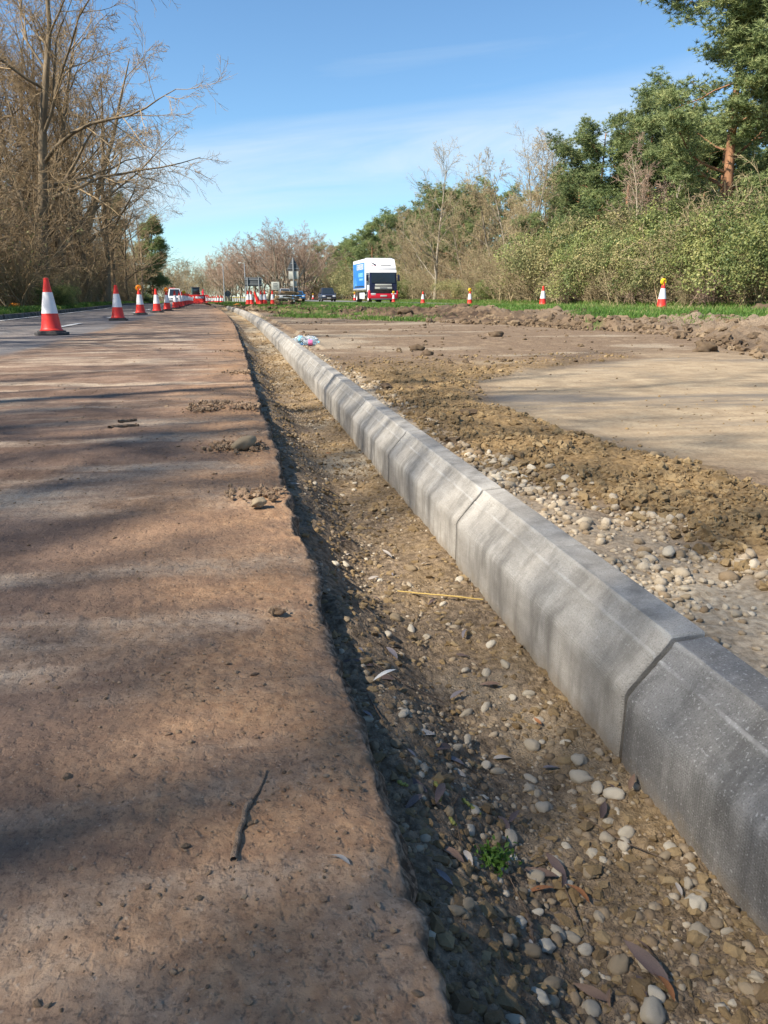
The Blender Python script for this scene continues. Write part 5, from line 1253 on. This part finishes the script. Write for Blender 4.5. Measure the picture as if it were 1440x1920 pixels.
# --- box lorry, front towards -Y
Yl = 70.0; xl = col(719, Yl)
T = thing('box_lorry', 'white and blue curtain sided lorry with dark cab and red bumper coming towards us', 'lorry', (xl, Yl, -0.015+float(dip(Yl))*.3), R(1.0))
b = MB(); b.box((0, 5.4, 2.50), (2.52, 6.6, 2.72), .04); b.box((0, 2.06, 2.56), (2.46, .12, 2.70), .03); body = b.build('cargo_body', M['white_paint'], T)
for s in (-1, 1):
    q = MB(); q.box((s*1.268, 5.45, 2.42), (.02, 6.15, 2.26), .008); cu = q.build('side_curtain', M['blue_curtain'], body)
    if s < 0:
        lettering(cu, 2.9, 2.95, .50, 3.6, 8, -1.285, 'x', M['white_sleeve'], .22)
        lettering(cu, 3.1, 2.30, .36, 2.5, 6, -1.285, 'x', M['cyan'], .25); lettering(cu, 3.2, 2.0, .17, 2.0, 8, -1.285, 'x', M['cyan'], .25)
        q = MB()
        for a_ in range(9):
            q.quad([(-1.281, 6.4+.22*a_, 1.42), (-1.281, 6.52+.22*a_, 1.42), (-1.281, 6.75+.18*a_+.3*math.sin(a_), 2.0+.1*(a_ % 4)), (-1.281, 6.66+.18*a_+.3*math.sin(a_), 1.96+.1*(a_ % 4))], .008)
        q.build('print_figure', M['sky_blue'], cu); lettering(cu, 2.6, 1.38, .14, 5.2, 22, -1.285, 'x', M['dark_blue_car'], .3)
    q = MB(); q.box((s*1.265, 5.4, 1.18), (.03, 6.55, .11), .01); q.build('side_rail', M['alu'], body)
# air deflector / front board of the box above the cab
q = MB(); q.prism([(1.96, 3.88), (.95, 3.78), (.30, 3.05), (.26, 2.72), (1.96, 2.72)], 'x', -1.20, 1.20, .05); df = q.build('air_deflector', M['white_paint'], T)
for s in (-1, 1):
    q = MB(); q.quad([(s*1.0, .62, 3.46), (s*.98, .66, 3.50), (s*.55, .44, 3.26), (s*.70, .40, 3.20)], -.02); 
    q2 = q.build('stripe', M['navy'], df) if s < 0 else None
    if s > 0: q.bm.free()
q = MB(); q.quad([(-1.02, .43, 3.22), (-1.02, .40, 3.17), (-.50, .37, 3.11), (-.50, .37, 3.13)], .02); q.build('stripe', M['red_paint'], df)
lt = MB()
for k in range(11): lt.box((-.12+k*.085, .41, 3.20), (.055, .03, .10))
lt.build('lettering', M['sign_back'], df, None)
# cab
c = MB(); c.prism([(.02, .55), (.0, 1.1), (.03, 1.62), (.22, 2.62), (.30, 2.80), (1.9, 2.84), (1.9, .55)], 'x', -1.22, 1.22, .05); cab = c.build('cab', M['navy'], T)
q = MB(); q.prism([(.17, 2.60), (.27, 2.83), (1.88, 2.87), (1.88, 2.60)], 'x', -1.235, 1.235, .03); q.build('cab_roof', M['white_paint'], T)
q = MB(); q.quad([(-1.08, .035, 1.72), (1.08, .035, 1.72), (1.06, .185, 2.56), (-1.06, .185, 2.56)], .03); ws = q.build('windscreen', M['glass'], cab)
q = MB(); q.cyl((-.95, .01, 1.73), (-.05, .09, 2.15), .012, n=6); q.cyl((.0, .01, 1.73), (.85, .09, 2.1), .012, n=6); q.build('wiper', M['tyre'], ws)
for s in (-1, 1):
    q = MB(); q.box((s*1.232, .95, 2.15), (.02, .95, .72), .02); q.build('side_window', M['glass'], cab)
    q = MB(); q.box((s*1.225, .34, 2.1), (.03, .10, 1.0), .01); q.build('door_pillar', M['white_paint'], cab)
    q = MB(); q.box((s*1.42, .20, 2.15), (.20, .10, .52), .04); q.box((s*1.30, .22, 2.38), (.2, .04, .04), .01); q.build('mirror', M['navy'], cab)
    q = MB(); q.box((s*1.225, .85, 1.25), (.02, 1.0, .6), .01); q.build('door_panel', M['white_paint'], cab)
    q = MB(); q.box((s*.93, -.07, .74), (.46, .06, .20), .03); q.build('headlight', M['lamp_glass'], T)
    q = MB(); q.prism([(-.03, .40), (-.03, 1.05), (.38, 1.12), (.52, .98), (.56, .40)], 'x', s*1.20-.06*(1-s)/1, s*1.20+.06*(1+s)/1, .02); q.build('wing', M['red_paint'], T)
q = MB(); q.box((0, -.02, .60), (2.46, .16, .42), .05); bp = q.build('bumper', M['red_paint'], T)
q = MB(); q.box((0, -.03, .34), (2.3, .12, .14), .03); q.build('bumper_skirt', M['sign_back'], T)
q = MB(); q.box((0, -.112, .62), (.6, .02, .13), .005); q.build('number_plate', M['sign_pale'], bp)
q = MB(); 
for k in range(4): q.box((0, -.015, .90+k*.09), (1.75, .04, .05), .01)
q.build('grille', M['tyre'], cab)
q = MB(); q.box((0, -.02, 1.56), (1.5, .04, .14), .01); q.build('name_board', M['sign_pale'], cab)
q = MB(); q.box((0, -.025, 1.30), (1.55, .04, .20), .01); nb = q.build('name_board', M['sign_pale'], cab)
lt = MB()
for k in range(9): lt.box((-.3+k*.075, -.05, 1.30), (.045, .012, .09))
lt.build('lettering', M['navy'], nb, None)
ch = MB()
for s in (-1, 1): ch.box((s*.42, 5.0, .92), (.12, 7.2, .22), .02)
for yv in (2.4, 4.5, 6.5, 8.4): ch.box((0, yv, .92), (.9, .12, .16), .01)
ch.build('chassis', M['tyre'], T)
for s in (-1, 1):
    q = MB(); q.box((s*1.2, 4.1, .62), (.05, 2.6, .55), .02); q.build('side_guard', M['white_paint'], T)
    wheel(T, s*1.04, 1.15, .48, .30, 'white_sleeve', s); wheel(T, s*.96, 7.1, .48, .50, 'white_sleeve', s)
q = MB(); q.box((0, 8.68, .55), (2.3, .1, .16), .02); q.build('rear_bumper', M['alu'], T)

# --- cars
def car(label, loc, rz, paint_, suv=True, L=4.5, W=1.84, H=1.7, rear=False, cat='car', name='car'):
    T = thing(name, label, cat, loc, rz)
    bl = .93 if suv else .80
    b = MB(); b.prism([(0, .38), (.02, .74), (.10, bl*.95), (1.10, bl+.06), (L-.12, bl+.08), (L, .75), (L-.03, .38), (L-.4, .26), (.35, .26)], 'x', -W/2, W/2, .09)
    body = b.build('body', M[paint_], T, R(50))
    g0, g1, r0_, r1_ = (1.05, L-.15, 1.75, L-.55) if suv else (1.15, L-.55, 2.0, L-1.25)
    a, c = W/2-.06, W/2-.24
    bm_ = MB(); vs = [bm_.bm.verts.new(p) for p in [(-a, g0, bl+.02), (a, g0, bl+.02), (a, g1, bl+.04), (-a, g1, bl+.04), (-c, r0_, H-.02), (c, r0_, H-.02), (c, r1_, H), (-c, r1_, H)]]
    for f_ in ((0, 1, 5, 4), (1, 2, 6, 5), (2, 3, 7, 6), (3, 0, 4, 7), (4, 5, 6, 7), (3, 2, 1, 0)): bm_.bm.faces.new([vs[i] for i in f_])
    bmesh.ops.bevel(bm_.bm, geom=bm_.bm.edges[:], offset=.06, segments=2, affect='EDGES')
    cabn = bm_.build('cabin', M[paint_], T, R(50))
    def pane(p, s_, nm):
        cc = sum((Vector(q) for q in p), Vector())/4; pp = [cc+(Vector(q)-cc)*s_ for q in p]
        n_ = (pp[1]-pp[0]).cross(pp[2]-pp[0]).normalized(); q = MB(); q.quad([v+n_*.004 for v in pp], .012); q.build(nm, M['glass'], cabn)
    P = [(-a, g0, bl+.02), (a, g0, bl+.02), (a, g1, bl+.04), (-a, g1, bl+.04), (-c, r0_, H-.02), (c, r0_, H-.02), (c, r1_, H), (-c, r1_, H)]
    pane([P[0], P[1], P[5], P[4]], .86, 'windscreen'); pane([P[2], P[3], P[7], P[6]], .84, 'rear_window')
    pane([P[1], P[2], P[6], P[5]], .84, 'side_window'); pane([P[3], P[0], P[4], P[7]], .84, 'side_window')
    for s in (-1, 1):
        q = MB(); q.box((s*(W/2-.30), .02, .70), (.40, .06, .17), .03); q.build('headlight', M['lamp_glass'], T)
        q = MB(); q.box((s*(W/2-.26), L+.0, .85), (.30, .05, .22), .02); q.build('tail_light', M['tail_red'], T)
        q = MB(); q.box((s*(W/2+.09), 1.35, bl+.12), (.22, .12, .15), .04); q.build('mirror', M[paint_], T)
        wheel(T, s*(W/2-.12), .85, .34, .22, 'alu', s); wheel(T, s*(W/2-.12), L-.85, .34, .22, 'alu', s)
    q = MB()
    for k in range(3): q.box((0, .01, .62+k*.07), (W*.48, .05, .04), .008)
    q.build('grille', M['tyre'], T)
    q = MB(); q.box((0, -.015, .45), (.52, .02, .11), .004); q.build('number_plate', M['sign_pale'], T)
    q = MB(); q.box((0, .02, .36), (W*.9, .10, .14), .04); q.build('front_bumper', M['tyre'], T)
    return T
def fz(y): return -0.015+float(dip(y))*.3
car('dark blue off road car with pale lower bumper driving behind the lorry', (col(617, 106), 106, fz(106)), 0, 'dark_blue_car', True, 4.7, 1.95, 1.80)
car('small bright blue car right of the triangular sign', (col(561, 118), 118, fz(118)), 0, 'blue_car', False, 4.3, 1.78, 1.48)
car('silver car mostly hidden by the timber stack', (col(536, 112), 112, fz(112)), 0, 'silver_car', False, 4.4, 1.8, 1.75)
Tv = car('white van driving away on the open left lane beyond the cones', (col(328, 112), 112, float(dip(112))+.02), R(4), 'white_paint', True, 5.0, 1.9, 2.0, cat='van', name='van')
q = MB(); q.box((-.3, 4.5, 2.06), (.9, .16, .12), .04); q.build('beacon_bar', M['tail_red'], Tv)

# --- tractor-like digger where the works end
Yt = 118; xt = col(368, Yt); Tt = thing('digger', 'red wheeled digger with a dark cab at the far end of the works', 'digger', (xt, Yt, float(dip(Yt))), R(8))
q = MB(); q.box((0, .4, 1.05), (1.1, 2.8, .8), .1, taper=(.9, .92)); q.box((0, -1.35, .95), (.9, .9, .7), .1); q.build('body', M['red_paint'], Tt)
q = MB(); q.box((0, .7, 2.0), (1.35, 1.4, 1.2), .08, taper=(.9, .85)); cb_ = q.build('cab', M['dark_green'], Tt)
for s, yv, w_, d_ in ((0, -.02, 1.05, .03),): 
    q = MB(); q.box((0, 0.015, 2.05), (1.05, .06, .8), .02); q.build('windscreen', M['glass'], cb_)
q = MB(); q.box((0, .7, 2.66), (1.5, 1.55, .10), .03); q.build('cab_roof', M['sign_back'], cb_)
for s in (-1, 1): wheel(Tt, s*.85, 1.2, .72, .45, 'red_paint', s); wheel(Tt, s*.75, -1.2, .5, .34, 'red_paint', s)
q = MB(); q.box((.95, -1.4, 1.4), (.16, 1.9, .20), .03, Matrix.Rotation(R(38), 3, 'X')); q.box((.95, -2.3, 1.6), (.15, .2, 1.5), .03, Matrix.Rotation(R(-16), 3, 'X')); q.build('boom', M['red_paint'], Tt)
q = MB(); q.prism([(-2.9, .25), (-2.45, .3), (-2.35, .75), (-2.75, .8)], 'x', .55, 1.4, .03); q.build('bucket', M['tyre'], Tt)
Tt.scale = (.85, .85, .85)
# --- red barriers
def barrier_meshes():
    b = MB(); b.prism([(-.22, 0), (.22, 0), (.20, .10), (.07, .26), (.055, .98), (-.055, .98), (-.07, .26), (-.20, .10)], 'x', -.62, .62, .02); bm1 = b.me('barrier_body', M['red'], R(35))
    p = MB(); p.box((0, -.074, .70), (.95, .02, .22), .006); p2 = p.me('reflective_panel', M['white_sleeve'], R(35)); return bm1, p2
bmsh = barrier_meshes()
for (px, Yv, rz_, lb) in [(366, 92, .1, 'left red plastic barrier in front of the digger'), (374, 91, -.1, 'middle red plastic barrier in front of the digger'), (381, 93, .1, 'right red plastic barrier in front of the digger')]:
    o = thing('road_barrier', lb, 'barrier', (col(px, Yv), Yv, float(dip(Yv))), rz_, 'red barriers across the works')
    link('barrier_body', bmsh[0], o); link('reflective_panel', bmsh[1], o)

# ================================================================== SIGNS, LAMP COLUMNS
Ys = 55; xs_ = col(551.5, Ys)
o = thing('road_sign', 'triangular road sign on a grey pole seen from behind with pale plates below', 'road sign', (xs_, Ys, st_z(xs_, Ys)), R(-6))
q = MB(); q.cyl((0, 0, -.2), (0, 0, 2.98), .045, n=14); q.build('pole', M['grey_steel'], o)
q = MB(); q.prism([(-.43, 2.20), (.43, 2.20), (.40, 2.14), (-.40, 2.14)], 'y', .05, .066); q.prism([(-.45, 2.22), (.45, 2.22), (.04, 2.96), (-.04, 2.96)], 'y', .05, .066, .004); tri = q.build('triangle_plate', M['sign_back'], o)
q = MB(); q.box((0, .045, 2.30), (.72, .02, .04)); q.box((0, .045, 2.62), (.34, .02, .04)); q.build('rail', M['grey_steel'], tri)
for (z_, w_, h_, m_) in ((1.87, .66, .48, 'sign_pale'), (1.30, .44, .32, 'sign_pale'), (.82, .60, .48, 'sign_back')):
    q = MB(); q.box((0, .058, z_), (w_, .016, h_), .004); q.build('plate', M[m_], o)
Ys = 80; xs_ = col(476, Ys); o = thing('direction_sign', 'wide dark rectangular sign board on two posts, seen from behind', 'road sign', (xs_, Ys, wz(xs_, Ys)), R(-4))
q = MB(); q.box((0, 0, 1.98), (1.68, .03, .84), .01); bd = q.build('board', M['sign_back'], o); q = MB(); q.box((0, -.03, 2.2), (1.64, .04, .05)); q.box((0, -.03, 1.76), (1.64, .04, .05)); q.build('rail', M['grey_steel'], bd)
for s in (-1, 1): q = MB(); q.cyl((s*.55, -.07, -.3), (s*.55, -.07, 2.4), .045, n=12); q.build('post', M['grey_steel'], o)
Ys = 100; xs_ = col(517, Ys); o = thing('road_sign', 'pale square sign on two posts behind the cones, left of the timber', 'road sign', (xs_, Ys, wz(xs_, Ys)), R(-3))
q = MB(); q.box((0, 0, 2.05), (.98, .03, .95), .02); bd = q.build('board', M['sign_pale'], o)
lt = MB()
for k in range(4): lt.box((0, -.022, 1.8+k*.17), (.62-.12*(k % 2), .01, .06))
lt.build('lettering', M['sign_back'], bd, None)
for s in (-1, 1): q = MB(); q.cyl((s*.35, .06, -.3), (s*.35, .06, 2.4), .04, n=12); q.build('post', M['grey_steel'], o)
Ys = 90; xs_ = col(427.5, Ys); o = thing('roadworks_sign', 'dark round sign low on a stand at the kerb end, seen from behind', 'road sign', (xs_, Ys, wz(xs_, Ys)), 0)
q = MB(); q.cyl((0, -.01, .98), (0, .02, .98), .33, n=32); q.build('disc', M['sign_back'], o)
q = MB(); q.cyl((-.22, .05, 0), (-.1, .03, 1.0), .02, n=8); q.cyl((.22, .05, 0), (.1, .03, 1.0), .02, n=8); q.cyl((0, -.35, 0), (0, -.03, .9), .02, n=8); q.build('stand', M['grey_steel'], o)
for (px, Yv, H_, lb) in [(421, 150, 6.6, 'slim grey street lamp column ahead, left of the reddish trees'), (461, 140, 6.3, 'slim grey street lamp column standing before the reddish trees')]:
    x = col(px, Yv); o = thing('street_lamp', lb, 'street lamp', (x, Yv, wz(x, Yv)), R(90), 'street lamps ahead')
    q = MB(); q.cyl((0, 0, -.2), (0, 0, H_), .10, .07, n=12); q.cyl((0, 0, 0), (0, 0, 1.2), .14, n=12); q.build('column', M['grey_steel'], o)
    q = MB(); q.cyl((0, 0, H_-.05), (0, .55, H_+.12), .035, n=8); q.box((0, .75, H_+.12), (.24, .6, .12), .04, taper=(.7, .8)); q.build('lamp_head', M['sign_pale'], o)
# pale marker posts along the far verge
for k in range(11):
    px = 437+k*4.1+rnd.uniform(-.6, .6); Yv = 104+rnd.uniform(-3, 3); x = col(px, Yv)
    o = thing('marker_post', 'short pale marker post of the row ahead of the dark sign board', 'marker post', (x, Yv, wz(x, Yv)-.02), 0, 'pale marker posts ahead')
    q = MB(); q.box((0, 0, .42), (.16, .08, .86), .015, taper=(.8, .8)); q.build('post', M['white_sleeve'], o)
    q = MB(); q.box((0, -.045, .68), (.10, .012, .14), .003); q.build('reflector', M['yellow'], o)

# ================================================================== TIMBER STACK, LITTER
x0_, y0_ = at(536, 576, .06); y0_ = min(y0_, 36); x0_ = col(536, y0_); z0_ = st_z(x0_, y0_)
for k, (dx, dy, dz, L, w_, t_, rz_, ry) in enumerate([(0, 0, .50, 1.05, .22, .035, .05, .03), (.05, .22, .53, 1.0, .22, .035, -.04, .02), (-.08, -.16, .545, .9, .18, .03, .12, -.03), (.04, .05, .585, 1.08, .2, .035, -.07, .05), (-.03, .3, .60, .95, .2, .03, .04, .0), (.12, -.1, .62, .6, .16, .03, .2, .06),
                                                      (-.38, -.05, .40, .16, .7, .09, .0, 0), (-.36, 0, .30, .30, .5, .08, .1, 0), (-.37, 0, .20, .26, .6, .09, -.05, 0), (-.34, 0, .10, .22, .5, .10, .05, 0), (.30, .1, .40, .6, .14, .07, .3, .1), (.25, .0, .30, .9, .12, .06, -.2, .05)]):
    m = MB(); m.box((0, 0, 0), (L, w_, t_), .006); o = m.build('timber_board', M['timber'])
    o.location = (x0_+dx, y0_+dy, z0_+dz-.02); o.rotation_euler = (0, ry, rz_)
    tag(o, ['weathered board lying near the top of the timber stack', 'short timber block in the upright pile propping the left end of the stack', 'dark timber offcut under the right half of the stack'][0 if k < 6 else 1 if k < 10 else 2], 'board', 'boards of the timber stack')
rs = np.random.default_rng(8); n = 60
P = np.stack([x0_+rs.normal(.2, .26, n), y0_+rs.normal(-.05, .22, n), z0_+np.abs(rs.normal(.06, .07, n))], 1)
scatter('rubble', lsh, lf, P, rs.uniform(.03, .10, n), rs.uniform(.5, .9, n), rs, M['spoil'], rs.beta(1.5, 2, n))
# clear bottles dropped behind the kerb
def bottle(x, y, z, rz, L, r_, lab, crush=0.0, tilt=0.0):
    o = thing('plastic_bottle', lab, 'bottle', (x, y, z), rz, 'discarded drink bottles'); o.rotation_euler = (tilt, R(90), rz)
    pr = [(.001, 0), (r_*.9, .004), (r_, .02), (r_*.96, L*.3), (r_, L*.34), (r_*.94, L*.5), (r_, L*.62), (r_*.8, L*.74), (.014, L*.88), (.0135, L*.94)]
    q = MB(); q.lathe(pr, 20); 
    for v in q.bm.verts: v.co.x *= 1-crush*(0.5+0.5*math.sin(v.co.z*60)); v.co.y *= 1+.3*crush
    b_ = q.build('bottle_body', M['clear'], o, R(60))
    q = MB(); q.lathe([(r_*1.01, L*.34), (r_*1.025, L*.35), (r_*1.0, L*.48), (r_*1.025, L*.59), (r_*1.01, L*.6)], 20); 
    for v in q.bm.verts: v.co.x *= 1-crush*(0.5+0.5*math.sin(v.co.z*60)); v.co.y *= 1+.3*crush
    return o, q
x, y = at(565, 646, -.07)
zb = st_z(x, y)
o, q = bottle(x+.0, y+.12, zb+.085, R(100), .24, .042, 'clear crumpled bottle on top, leaning against the kerb back', .25, .2); q.bm.free(); q = MB(); q.lathe([(.016, .226), (.016, .246), (.001, .247)], 14); q.build('cap', M['label_blue'], o)
o, q = bottle(x-.03, y+.16, zb+.075, R(-62), .20, .04, 'clear bottle with a blue label in the middle of the heap', .15); q.build('label_band', M['label_blue'], o)
o, q = bottle(x+.02, y-.02, zb+.042, R(350), .20, .038, 'clear bottle with a pink label at the right of the heap', .1); q.build('label_band', M['label_pink'], o); q = MB(); q.lathe([(.016, .185), (.016, .206), (.001, .207)], 14); q.build('cap', M['label_blue'], o)
o, q = bottle(x+.04, y+.06, zb+.04, R(20), .22, .040, 'clear bottle with a blue label at the back of the heap', .2); q.build('label_band', M['label_blue'], o)
q = MB(); bmesh.ops.create_icosphere(q.bm, subdivisions=4, radius=1)
for v in q.bm.verts:
    n_ = float(fbm(np.array([v.co.x*2.3+v.co.z]), np.array([v.co.y*2.3-v.co.z*1.7]), 300, 4)[0]); v.co = Vector((v.co.x*.17, v.co.y*.09, v.co.z*.055))*(1+.55*n_)
tag(q.build('plastic_wrap', M['clear'], None, R(180), (x+.03, y+.16, zb+.06)), 'crumpled clear plastic wrap around the bottles behind the kerb', 'wrapping')
# orange litter in the left verge and at the kerb end
for (xx, yy_, s_, lb) in [(col(30, 31), 31, .2, 'crumpled orange litter lying in the left verge grass'), (col(446, 42), 42, .12, 'small orange litter in the grass where the kerb ends')]:
    q = MB(); bmesh.ops.create_icosphere(q.bm, subdivisions=3, radius=1)
    for v in q.bm.verts:
        n_ = float(fbm(np.array([v.co.x*2.1+v.co.z]), np.array([v.co.y*2.1-v.co.z*1.7]), 310, 4)[0]); v.co = Vector((v.co.x*1.5, v.co.y*.8, v.co.z*.45))*s_*(1+.7*n_)
    tag(q.build('litter', M['orange_rag'], None, R(60), (xx, yy_, (wz(xx, yy_) if xx < -4 else st_z(xx, yy_))+s_*.35)), lb, 'litter')
# big single lumps on the spoil and bay
for (px, py, z_, r_, lb) in [(930, 636, -.07, .08, 'dark rounded clod on the bay floor below the middle spoil heap'), (1322, 657, -.07, .11, 'dark clod at the foot of the gravelly spoil at right'), (782, 655, -.07, .06, 'left dark clod of the pair on the muddy bay floor'), (800, 663, -.07, .05, 'right dark clod of the pair on the muddy bay floor'), (868, 578, .14, .15, 'brown block of earth on top of the spoil bank in mid photo'),
                         (1092, 592, .12, .14, 'small dark block of earth on the turf edge'), (760, 588, .08, .15, 'large dark block of earth on the left spoil heap'), (1428, 578, .12, .38, 'dark earth heap at the right photo edge in the grass')]:
    x, y = at(px, py, z_); zz = st_z(x, y) if x < 12 else wz(x, y)
    v = I3[0]; rr_ = 1+0.7*fbm(v[:, 0]*1.8+px+v[:, 2], v[:, 1]*1.8+v[:, 2]*1.3, 320, 4); me = mesh_np('earth_clod', v*rr_[:, None]*np.array([1.3, 1, .75])*r_, [I3[1]], M['spoil'], {'tint': np.full(len(v), .3)})
    tag(link('earth_clod', me, None, (x, y, zz+r_*.3)), lb, 'clod')

# ================================================================== CAMERA, LIGHT, SKY
cam = bpy.data.cameras.new('camera'); co = bpy.data.objects.new('camera', cam); COL.objects.link(co)
co.location = (0, 0, CAMZ); co.rotation_euler = (R(90)-PITCH, 0, -YAW)
cam.sensor_fit = 'VERTICAL'; cam.sensor_height = 36; cam.lens = 36*F/1920; cam.clip_start = .03; cam.clip_end = 8000
S.camera = co
EL = R(45); AZ = math.atan2(-0.93, -0.33)          # bearing of the sun from +Y towards +X
sun = bpy.data.lights.new('sun', 'SUN'); so = bpy.data.objects.new('sun', sun); COL.objects.link(so)
sun.energy = 4.8; sun.angle = R(0.53); sun.color = (1.0, 0.92, 0.79)
d = Vector((math.sin(AZ)*math.cos(EL), math.cos(AZ)*math.cos(EL), math.sin(EL)))
so.rotation_euler = d.to_track_quat('Z', 'Y').to_euler(); so.location = (-20, -10, 30)
w = bpy.data.worlds.new('World'); S.world = w; w.use_nodes = True
nt = w.node_tree; L = nt.links.new; bg = nt.nodes['Background']; bg.inputs['Strength'].default_value = 0.104
sky = nt.nodes.new('ShaderNodeTexSky'); sky.sky_type = 'NISHITA'; sky.sun_disc = False; sky.sun_elevation = EL; sky.sun_rotation = AZ
sky.air_density = 0.95; sky.dust_density = 0.15; sky.ozone_density = 2.0; sky.altitude = 50
# thin streaky cirrus: one broad slanting veil and fainter wisps, laid out by sky direction
def wn(typ, **kw):
    q = nt.nodes.new(typ)
    for k_, v_ in kw.items(): setattr(q, k_, v_)
    return q
def wm(op, a_, b_):
    q = wn('ShaderNodeMath', operation=op)
    for s_, v_ in zip(q.inputs, (a_, b_)):
        if isinstance(v_, (int, float)): s_.default_value = v_
        else: L(v_, s_)
    return q.outputs[0]
def wr(f_, stops):
    q = wn('ShaderNodeValToRGB'); e = q.color_ramp.elements
    while len(e) < len(stops): e.new(.5)
    for z_, (p_, c_) in zip(e, stops): z_.position = p_; z_.color = (c_, c_, c_, 1)
    L(f_, q.inputs[0]); return q.outputs[0]
tc = wn('ShaderNodeTexCoord')
dt = wn('ShaderNodeVectorMath', operation='DOT_PRODUCT'); L(tc.outputs['Generated'], dt.inputs[0]); dt.inputs[1].default_value = (-0.10*math.cos(YAW), 0.10*math.sin(YAW), 1.0)
tl = dt.outputs['Value']
cv = wn('ShaderNodeCombineXYZ'); sp_ = wn('ShaderNodeSeparateXYZ'); L(tc.outputs['Generated'], sp_.inputs[0])
L(sp_.outputs[0], cv.inputs[0]); L(sp_.outputs[1], cv.inputs[1]); L(wm('MULTIPLY', tl, 7.0), cv.inputs[2])
def wnoise(sc_, det, ro, dis):
    q = wn('ShaderNodeTexNoise'); L(cv.outputs[0], q.inputs['Vector'])
    for k_, v_ in (('Scale', sc_), ('Detail', det), ('Roughness', ro), ('Distortion', dis)): q.inputs[k_].default_value = v_
    return q.outputs['Fac']
nz = wnoise(2.2, 8, .55, .6)
band = wr(wm('ADD', tl, wm('MULTIPLY', wm('SUBTRACT', wnoise(1.7, 4, .5, 0), .5), .05)), [(.105, 0), (.15, .9), (.175, .8), (.215, 0)])
veil = wm('MULTIPLY', band, wr(nz, [(.38, .05), (.64, 1)]))
wisp = wm('MULTIPLY', wr(nz, [(.55, 0), (.78, .2)]), wr(tl, [(.05, .3), (.3, 1)]))
low = wr(tl, [(-.02, .3), (.06, 0)])
fac = wm('MAXIMUM', wm('MAXIMUM', veil, wisp), low)
mx = wn('ShaderNodeMix'); mx.data_type = 'RGBA'; L(wm('MULTIPLY', fac, .88), mx.inputs[0]); tint = wn('ShaderNodeMix'); tint.data_type = 'RGBA'; tint.blend_type = 'MULTIPLY'; tint.inputs[0].default_value = 1; L(sky.outputs[0], tint.inputs[6]); tint.inputs[7].default_value = (.60, .765, .845, 1); L(tint.outputs[2], mx.inputs[6]); mx.inputs[7].default_value = (4.1, 4.5, 4.7, 1)
L(mx.outputs[2], bg.inputs['Color'])
S.view_settings.view_transform = 'Standard'; S.view_settings.look = 'None'; S.view_settings.exposure = 1.06; S.view_settings.gamma = 1
S.render.engine = 'CYCLES'; S.cycles.max_bounces = 6; S.cycles.transparent_max_bounces = 8; S.cycles.use_denoising = True
